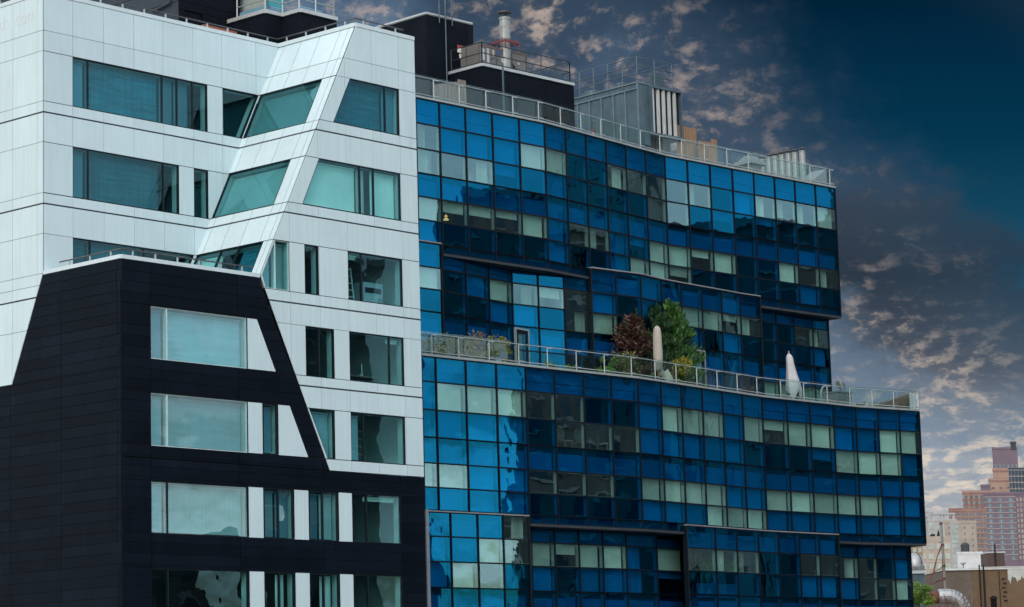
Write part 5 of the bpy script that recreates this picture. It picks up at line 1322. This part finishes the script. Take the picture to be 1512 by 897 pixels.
tower('orange_brick_building', 'orange brick apartment block with square windows left of purple brick', 1422, 728, 1480, 1421, 1492, 0, 'orange_brick', 78, pxwin(1480, 9, 8, 4.6, 5, 4, 8), None, bands_='red_brick', cornice=[(0, PX(1480, 2.2))] + [(PX(1480, 9.3 + 8 * k), PX(1480, 2)) for k in range(8)])
tower('orange_brick_wing', 'lower orange and red brick wing with paired windows and pipe', 1402, 754, 1300, 1401, 1456, 0, 'red_brick', 78, pxwin(1300, 5, 9, 7.5, 4.6, 4, 7.8), None, bands_='orange_brick', cornice=[(0, PX(1300, 1.2))] + [(PX(1300, 9 + 7.8 * k), PX(1300, 1.5)) for k in range(9)])
D = 1050
tower('pale_frame_building', 'pale concrete building with an open roof frame behind the mast', 1370, 770, D, 1366, 1412, 0, 'pale_stone', 74, pxwin(D, 4, 6, 6.5, 8, 3, 11), None, wmat='far_glass_pale', bands_='beige_stone')
fr_ = thing('roof_frame', 'open concrete roof frame standing on the pale building', 'frame', tuple(float(v) for v in at_y(1377, 770, D + 1)), math.atan2(math.cos(R(74)), math.sin(R(74))))
mb = MB(); u = PX(D, 1)
for x in (0, 14, 19, 33): mb.box((x * u, 0, -u), ((x + 2.6) * u, 3 * u, 11 * u))
mb.box((-u, -.3, 9.6 * u), (36 * u, 3.4 * u, 12 * u)); mb.box((-u, 8 * u, 9.6 * u), (36 * u, 11 * u, 11.5 * u)); mb.build('columns_and_beam', 'pale_stone', fr_)
tower('pale_tower', 'narrow pale tower with a small roof pavilion at the glass corner', 1364, 757, D + 10, 1358, 1379, 0, 'pale_stone', 74, pxwin(D, 2, 6, 2, 3, 6, 10), None, bands_='beige_stone')
rp = thing('roof_pavilion', 'small open steel pavilion on the narrow pale tower', 'pavilion', tuple(float(v) for v in at_y(1366, 757, D + 12)))
mb = MB()
for x in (0, 4.5, 9): mb.box((x * u, 0, -u), ((x + .9) * u, .9 * u, 9 * u))
mb.box((-.5 * u, -.5 * u, 8.6 * u), (10.5 * u, 3 * u, 10 * u)); mb.box((0, 0, 10 * u), (1.8 * u, 1.8 * u, 17 * u)); mb.build('posts_and_roof', 'pale_stone', rp)
D = 950
tower('beige_office_building', 'beige office building with small paired windows above the water tank', 1395, 772, D, 1394, 1441, 0, 'beige_stone', 66, pxwin(D, 4, 9, 2.2, 2.4, 6, 8.6), None, bands_='beige_stone', cornice=[(0, PX(D, 1.2))])
tower('glazed_corner_building', 'strip of pale green glazing at the corner of the beige offices', 1404, 774, D - 12, 1403, 1415, 0, 'pale_stone', 66, pxwin(D, 2, 12, 4.4, 5.6, 1, 7), None, wmat='far_glass_pale', bands_='pale_stone')
D = 800
tower('beige_stone_building', 'beige stone loft building with big white windows behind the mast', 1356, 796, D, 1340, 1404, 0, 'beige_stone', 80, pxwin(D, 4, 4, 7, 7.6, 7.5, 14.5), None, wmat='far_glass_pale', bands_='pale_band', cornice=[(0, PX(D, 2)), (PX(D, 33), PX(D, 1.4))])
for x_, lb, mt_ in ((1378, 'tiny red flowering roof shrub on the beige loft building', 'leaf_red'), (1386, 'small cone shaped evergreen on the beige loft building roof', 'leaf_dark')):
    p = at_y(x_, 795, D + 4); s = thing('roof_shrub' if x_ < 1380 else 'roof_tree', lb, 'shrub' if x_ < 1380 else 'tree', (float(p[0]), float(p[1]), float(p[2])))
    mb = MB(); sprays(mb, 700, ball_shape(1.0, 1.0, 8) if x_ < 1380 else conifer_shape(PX(D, 10), .55, 50, bare=.0), .16, .6); mb.build('foliage' if x_ < 1380 else 'crown', mt_, s); MB().tube([(0, 0, -.3), (0, 0, .5)], .06, 5).build('stem' if x_ < 1380 else 'trunk', 'bark', s)
tower('tan_brick_building', 'tan brick building edge directly beside the blue glass corner', 1330, 806, 600, 1329, 1362, 0, 'tan_brick', 80, pxwin(600, 4, 3, 4, 6, 4, 14), None, wmat='far_glass_pale')
D = 640
t, H, a_, b_ = tower('white_plant_building', 'white rendered roof plant building under the water tank', 1414, 818.5, D, 1413, 1450, 0, 'roof_white', 76, None, None)
p = at_y(1425.5, 818.5, D + 6); u = PX(D, 1); wt = thing('water_tank', 'dark wooden rooftop water tank with a domed lid', 'water tank', (float(p[0]), float(p[1]), float(p[2]) - u))
MB().lathe((0, 0, 0), [(6 * u, 0), (6.3 * u, 13.5 * u)], 20).build('tank', 'tank_wood', wt); MB().lathe((0, 0, 13.5 * u), [(6.7 * u, 0), (6.2 * u, 1.4 * u), (4.2 * u, 3.4 * u), (1.4 * u, 4.7 * u), (.1 * u, 4.9 * u)], 20).build('lid', 'tank_wood', wt)
p = at_y(1422, 832, 240); sd_ = thing('satellite_dish', 'small white satellite dish on the tan building roof', 'dish', (float(p[0]), float(p[1]), float(p[2]) - .5))
MB().lathe((0, 0, .35), [(.06, 0), (.22, .1), (.27, .2), (.24, .2), (.05, .04)], 14).build('dish', 'roof_white', sd_); MB().tube([(0, 0, 0), (0, 0, .36)], .04, 6).build('stand', 'dark_rail', sd_)
# brown stucco building
D = 215
f = np.array([math.sin(R(84)), math.cos(R(84)), 0]); c = at_y(1396, 843, D); lR = solve(c, f, 1530)
bb = thing('brown_stucco_building', 'brown stucco building with peeling white patch, drain pipes and arched vent', 'building', (float(c[0]), float(c[1]), 0), math.atan2(f[1], f[0])); H = float(c[2])
w1 = solve(c, f, 1436) if True else 0; w2 = solve(c, f, 1485)
MB().box((0, .02, 0), (w1, 20, H - .02)).build('brick_wall', 'brick_grey', bb)
mb = MB(); av = solve(c, f, 1460); av2 = solve(c, f, 1469); at_ = H - PX(D, 41); ab = H - PX(D, 62)
clad(mb, lambda s, z, d: (s, -d, z), [rect(w1, w2, 0, H)], [(0, H)], [w1, w2], [rect(av, av2, ab, at_)], 0, .02)
N = 8
mb.build('stucco_wall', ['stucco_tan', 'stucco_tan'], bb)
mb = MB(); mb.hull([(w2, -.06, 0), (lR, -.25, 0), (lR, 20, 0), (w2, 20, 0)], [(w2, -.06, H), (lR, -.25, H), (lR, 20, H), (w2, 20, H)]); mb.build('stucco_wall', 'stucco_tan', bb)
mb = MB(); mb.box((av, .12, ab), (av2, .2, at_ + .4)); 
for k in range(6): z = ab + (at_ - ab) * k / 6; mb.box((av, .02, z), (av2, .1, z + .05))
mb.build('louvre_vent', 'dark_void', bb)
mb = MB(); ca = (av + av2) / 2; rr = (av2 - av) / 2 + .06
for i in range(10):
    a1, a2_ = math.pi * i / 10, math.pi * (i + 1) / 10
    mb.hull([(ca + rr * math.cos(a1), -.06, at_ - .08 + rr * .8 * math.sin(a1)), (ca + rr * math.cos(a2_), -.06, at_ - .08 + rr * .8 * math.sin(a2_)), (ca, -.06, at_ - .08)], [(ca + rr * math.cos(a1), -.025, at_ - .08 + rr * .8 * math.sin(a1)), (ca + rr * math.cos(a2_), -.025, at_ - .08 + rr * .8 * math.sin(a2_)), (ca, -.025, at_ - .08)])
mb.build('vent_arch', 'dark_void', bb)
mb = MB(); mb.box((-.1, -.12, H), (lR, .5, H + .16)); mb.box((w1 * .9, -.15, H + .16), (lR, .6, H + .22)); mb.box((0, .5, H + .05), (lR, 20, H + .1)); mb.build('roof', 'roof_white', bb)
mb = MB()
zt = H - .02; up_ = [(w2 + .12, zt)]; n = 26; lx = lR
bot = []
for i in range(n + 1):
    x = w2 + .12 + (lx - w2 - .12) * i / n; bot.append((x, H - PX(D, 14 + 5 * math.sin(i * .9) + random.uniform(-3, 4))))
yo = lambda x: -.075 - .19 * (x - w2) / (lR - w2)
for (x0, z0_), (x1, z1_) in zip(bot[:-1], bot[1:]): mb.hull([(x0, yo(x0), z0_), (x1, yo(x1), z1_), (x1, yo(x1), zt), (x0, yo(x0), zt)], [(x0, yo(x0) - .012, z0_), (x1, yo(x1) - .012, z1_), (x1, yo(x1) - .012, zt), (x0, yo(x0) - .012, zt)])
mb.build('peeling_paint', 'peeled_paint', bb)
for xx, r_ in ((1445.5, .06), (1451.5, .075), (1474, .03)):
    s = solve(c, f, xx); MB().tube([(s, -.12, 0), (s, -.12, H + (.4 if xx < 1460 else -.1))], r_, 7).build('drain_pipe', 'dark_void', bb)
mb = MB()
for k in range(6): s = solve(c, f, 1478) + .1 * (k % 2); mb.box((s, -.12, H - .8 - k * .35), (s + .25, -.03, H - .72 - k * .35))
mb.build('wall_bracket', 'dark_void', bb)
p = at_y(1471, 830, 222); cb = thing('roof_bulkhead', 'brown brick roof hut with a black vent pipe on the tan building', 'hut', (float(p[0]), float(p[1]), H), math.atan2(f[1], f[0]))
hb = at_y(1471, 815, 222)[2] - H; wb_ = PX(222, 13)
MB().box((-wb_, 0, 0), (wb_, 2, hb - .1)).build('wall', 'brick_dark', cb); MB().box((-wb_ - .05, -.05, hb - .1), (wb_ + .05, 2.05, hb)).build('roof', 'silver', cb); MB().tube([(-.1, -.15, 0), (-.1, -.15, hb + PX(222, 11))], .07, 7).build('vent_pipe', 'dark_void', cb)
MB().box((-wb_ - .9, -.4, .1), (wb_ + 1.6, 0, PX(222, 5))).build('curb', 'roof_white', cb)
# low roof in front with mast, duct, ventilator, tree
D = 172
lz = at_y(1400, 915, D)[2]
low = thing('low_roof_building', 'low flat roofed building below the mast and big duct', 'building', (18, 165, 0))
MB().box((0, 0, 0), (45, 25, float(lz))).build('wall', 'brick_grey', low)
p = at_y(1398, 900, D); ms = thing('steel_mast', 'tall grey steel mast with rusty collars and red stays', 'mast', (float(p[0]), float(p[1]), float(lz)))
zt = at_y(1391, 771.5, D)[2] - lz
def mz(y): return at_y(1394, y, D)[2] - lz
lean = float(at_y(1391, 772, D)[0] - at_y(1399.5, 897, D)[0]) / zt
MB().tube([(0, 0, 0), (lean * zt, 0, zt)], .085, 10).build('pole', 'mast_steel', ms)
mb = MB()
for y in (773, 805, 836, 855, 884): z = mz(y); mb.tube([(lean * z, 0, z - .07), (lean * z, 0, z + .07)], .115, 10)
mb.build('collar', 'rust', ms)
mb = MB()
for (y0, x1, y1) in ((801, -.75, 846), (804, -.95, 856), (812, -.25, 868), (836, -1.35, 860), (856, -1.2, 868), (856, -.85, 862)):
    z0_, z1_ = mz(y0), mz(y1); mb.tube([(lean * z0_, 0, z0_), (lean * z0_ * .5 + x1 * .55, -.1, (z0_ + z1_) / 2 + .08), (x1, -.3, z1_)], .026, 5)
mb.tube([(-.75, -.3, mz(846)), (-1.1, -.3, mz(866))], .02, 5); mb.bar((lean * mz(801), 0, mz(801)), (lean * mz(801) - .22, 0, mz(801)), .05)
mb.build('stay', 'rust', ms)
p = at_y(1418, 905, D); dt = thing('exhaust_duct', 'large silver segmented exhaust duct elbow on the low roof', 'duct', (float(p[0]), float(p[1]), float(lz)))
pts = [(-1.35, 0, mz(881)), (-1.0, 0, mz(881))]
for i in range(9):
    a_ = math.pi / 2 * (1 - i / 8); pts.append((-.78 + .98 * math.cos(a_), 0, mz(881) - .98 + .98 * math.sin(a_)))
pts.append((pts[-1][0] + .02, 0, -.3))
mb = MB()
for k, (a_, b_) in enumerate(zip(pts[:-1], pts[1:])):
    mb.tube([a_, b_], [.48, .48], 18)
    mb.tube([Vector(b_) - (Vector(b_) - Vector(a_)) * .05, Vector(b_) + (Vector(b_) - Vector(a_)) * .05], .49, 18)
mb.build('duct_elbow', 'duct', dt)
mb = MB(); mb.tube([(pts[0][0] - .75, .2, mz(884)), (pts[0][0] + .1, 0, mz(881.5))], .40, 14); mb.build('inlet', 'rust', dt)
p = at_y(1352, 850, 168); vt = thing('roof_ventilator', 'round silver roof ventilator with a rusty seam on a metal base', 'ventilator', (float(p[0]), float(p[1]), float(lz)))
vz = lambda y: at_y(1352, y, 168)[2] - lz
r_ = PX(168, 14)
MB().lathe((0, 0, 0), [(r_ * .98, vz(843)), (r_, vz(836)), (r_ * .92, vz(828)), (r_ * .72, vz(822)), (r_ * .42, vz(818)), (.03, vz(816.5))], 20).build('dome', 'duct', vt, smooth=True)
mb = MB(); mb.box((-r_ * .8, -r_ * .8, 0), (r_ * .8, r_ * .8, vz(848))); mb.build('base', 'galvanised', vt)
MB().box((-r_, -r_, vz(848)), (r_, r_, vz(843.5))).build('flange', 'silver', vt)
mb = MB(); N = 10
for i in range(N):
    q_ = [(r_ * math.sin(1.45 * k / N) * .62, -r_ * math.sin(1.45 * k / N) * .8 - .012, vz(816.5) - (vz(816.5) - vz(836)) * (1 - math.cos(1.45 * k / N)) - 0) for k in (i, i + 1)]
    mb.bar(q_[0], q_[1], .05, .05)
mb.build('seam', 'rust', vt)
# leafy tree and the dry weeds
p = at_y(1353, 900, 160); tr = thing('ailanthus_tree', 'bright lime green leafy tree at the foot of the glass corner', 'tree', (float(p[0]), float(p[1]), 0))
topz = at_y(1358, 856, 160)[2]
cl_ = [(random.gauss(.0, .62), random.gauss(0, .8), topz - random.uniform(.25, 2.6), random.uniform(.3, .5)) for _ in range(46)]
cl_ = [c_ for c_ in cl_ if c_[2] < topz - .1 - .35 * abs(c_[0])]
def sh():
    x, y, z, q_ = random.choice(cl_); v = Vector((random.gauss(0, 1), random.gauss(0, 1), random.gauss(0, 1))).normalized(); k = q_ * random.random() ** .5
    return (x + v.x * k, y + v.y * k, z + v.z * k * .6), (v.x, v.y, -.3)
mb = MB(); sprays(mb, 3400, sh, .075, -.1, 2.6); mb.build('crown', 'leaf_lime', tr)
mb = MB(); mb.tube([(0, 0, 0), (.1, 0, topz * .5), (.0, 0, topz - 1.8)], [.22, .15, .06], 8)
for k in range(9): x, y, z, q_ = cl_[k]; mb.tube([(0, 0, topz - 3.0 + .1 * k), (x * .5, y * .5, z - .5), (x, y, z)], [.05, .03, .012], 5)
mb.build('trunk', 'bark', tr)
p = at_y(1405, 905, 168); wd_ = thing('dry_weeds', 'bare dry weed stalks growing around mast and duct', 'weeds', (float(p[0]), float(p[1]), float(lz)))
mb = MB()
for k in range(34):
    x = random.uniform(-1.1, 1.7); h = random.uniform(.5, 1.5); l_ = random.uniform(-.35, .55); mb.tube([(x, random.uniform(-.6, .4), 0), (x + l_ * .4, 0, h * .6), (x + l_, 0, h)], [.014, .012, .016 if k % 3 else .03], 4)
mb.build('stalks', 'rust', wd_)

# ------------------------------------------------------------------ the houses across the street, seen mirrored in the glass
def street_house(name, label, x0, y0, x1, y1, h, mat, rows_, pitch, cols):
    t = thing(name, label, 'building', (x0, y0, 0)); w, d = x1 - x0, y1 - y0
    MB().box((0, 0, 0), (w, d, h)).build('wall', mat, t)
    MB().box((-.25, -.25, h - .6), (w, d + .25, h)).build('cornice', 'neighbour_stone', t)
    for face in (0, 1):
        ln = d if face == 0 else w; nc = cols if face == 0 else max(2, int(cols * w / d))
        wb = MB(); sl_ = MB()
        for r in range(rows_):
            for k in range(nc):
                s = ln * (k + .5) / nc; z1 = h - 1.6 - r * pitch
                if z1 < 3: continue
                if face == 0: wb.box((-.03, s - .6, z1 - 1.8), (.01, s + .6, z1)); sl_.box((-.12, s - .75, z1 - 1.98), (.01, s + .75, z1 - 1.8)); sl_.box((-.08, s - .75, z1), (.01, s + .75, z1 + .22))
                else: wb.box((s - .6, -.03, z1 - 1.8), (s + .6, .01, z1)); sl_.box((s - .75, -.12, z1 - 1.98), (s + .75, .01, z1 - 1.8)); sl_.box((s - .75, -.08, z1), (s + .75, .01, z1 + .22))
        o = wb.build('window_glazing', 'far_glass_dark', t); o['kind'] = 'stuff'; sl_.build('window_surround', 'neighbour_stone', o)
    return t
street_house('corner_brick_house', 'lower brick house mirrored in the middle of the blue glass', 70, 109.9, 92, 124.4, 37 + Z, 'neighbour_brick', 12, 3.4, 6)
street_house('low_street_house', 'low gabled brick house mirrored in the lower windows of the black wall', 70, 76, 84, 92.5, 13.4 + Z, 'neighbour_brick', 6, 3.3, 5)
street_house('narrow_brick_house', 'narrow brick house mirrored in the right bay of the white house', 70, 95.5, 90, 102.9, 32 + Z, 'neighbour_brick', 9, 3.5, 4)
street_house('brick_warehouse', 'brick warehouse mirrored in the right half of the blue glass', 72, 124.5, 98, 139, 35 + Z, 'neighbour_brick', 11, 3.6, 5)
street_house('stone_apartment_tower', 'tall stone apartment tower mirrored in the folded middle of the glass', 68, 139.5, 96, 178, 54 + Z, 'neighbour_stone', 16, 3.5, 12)
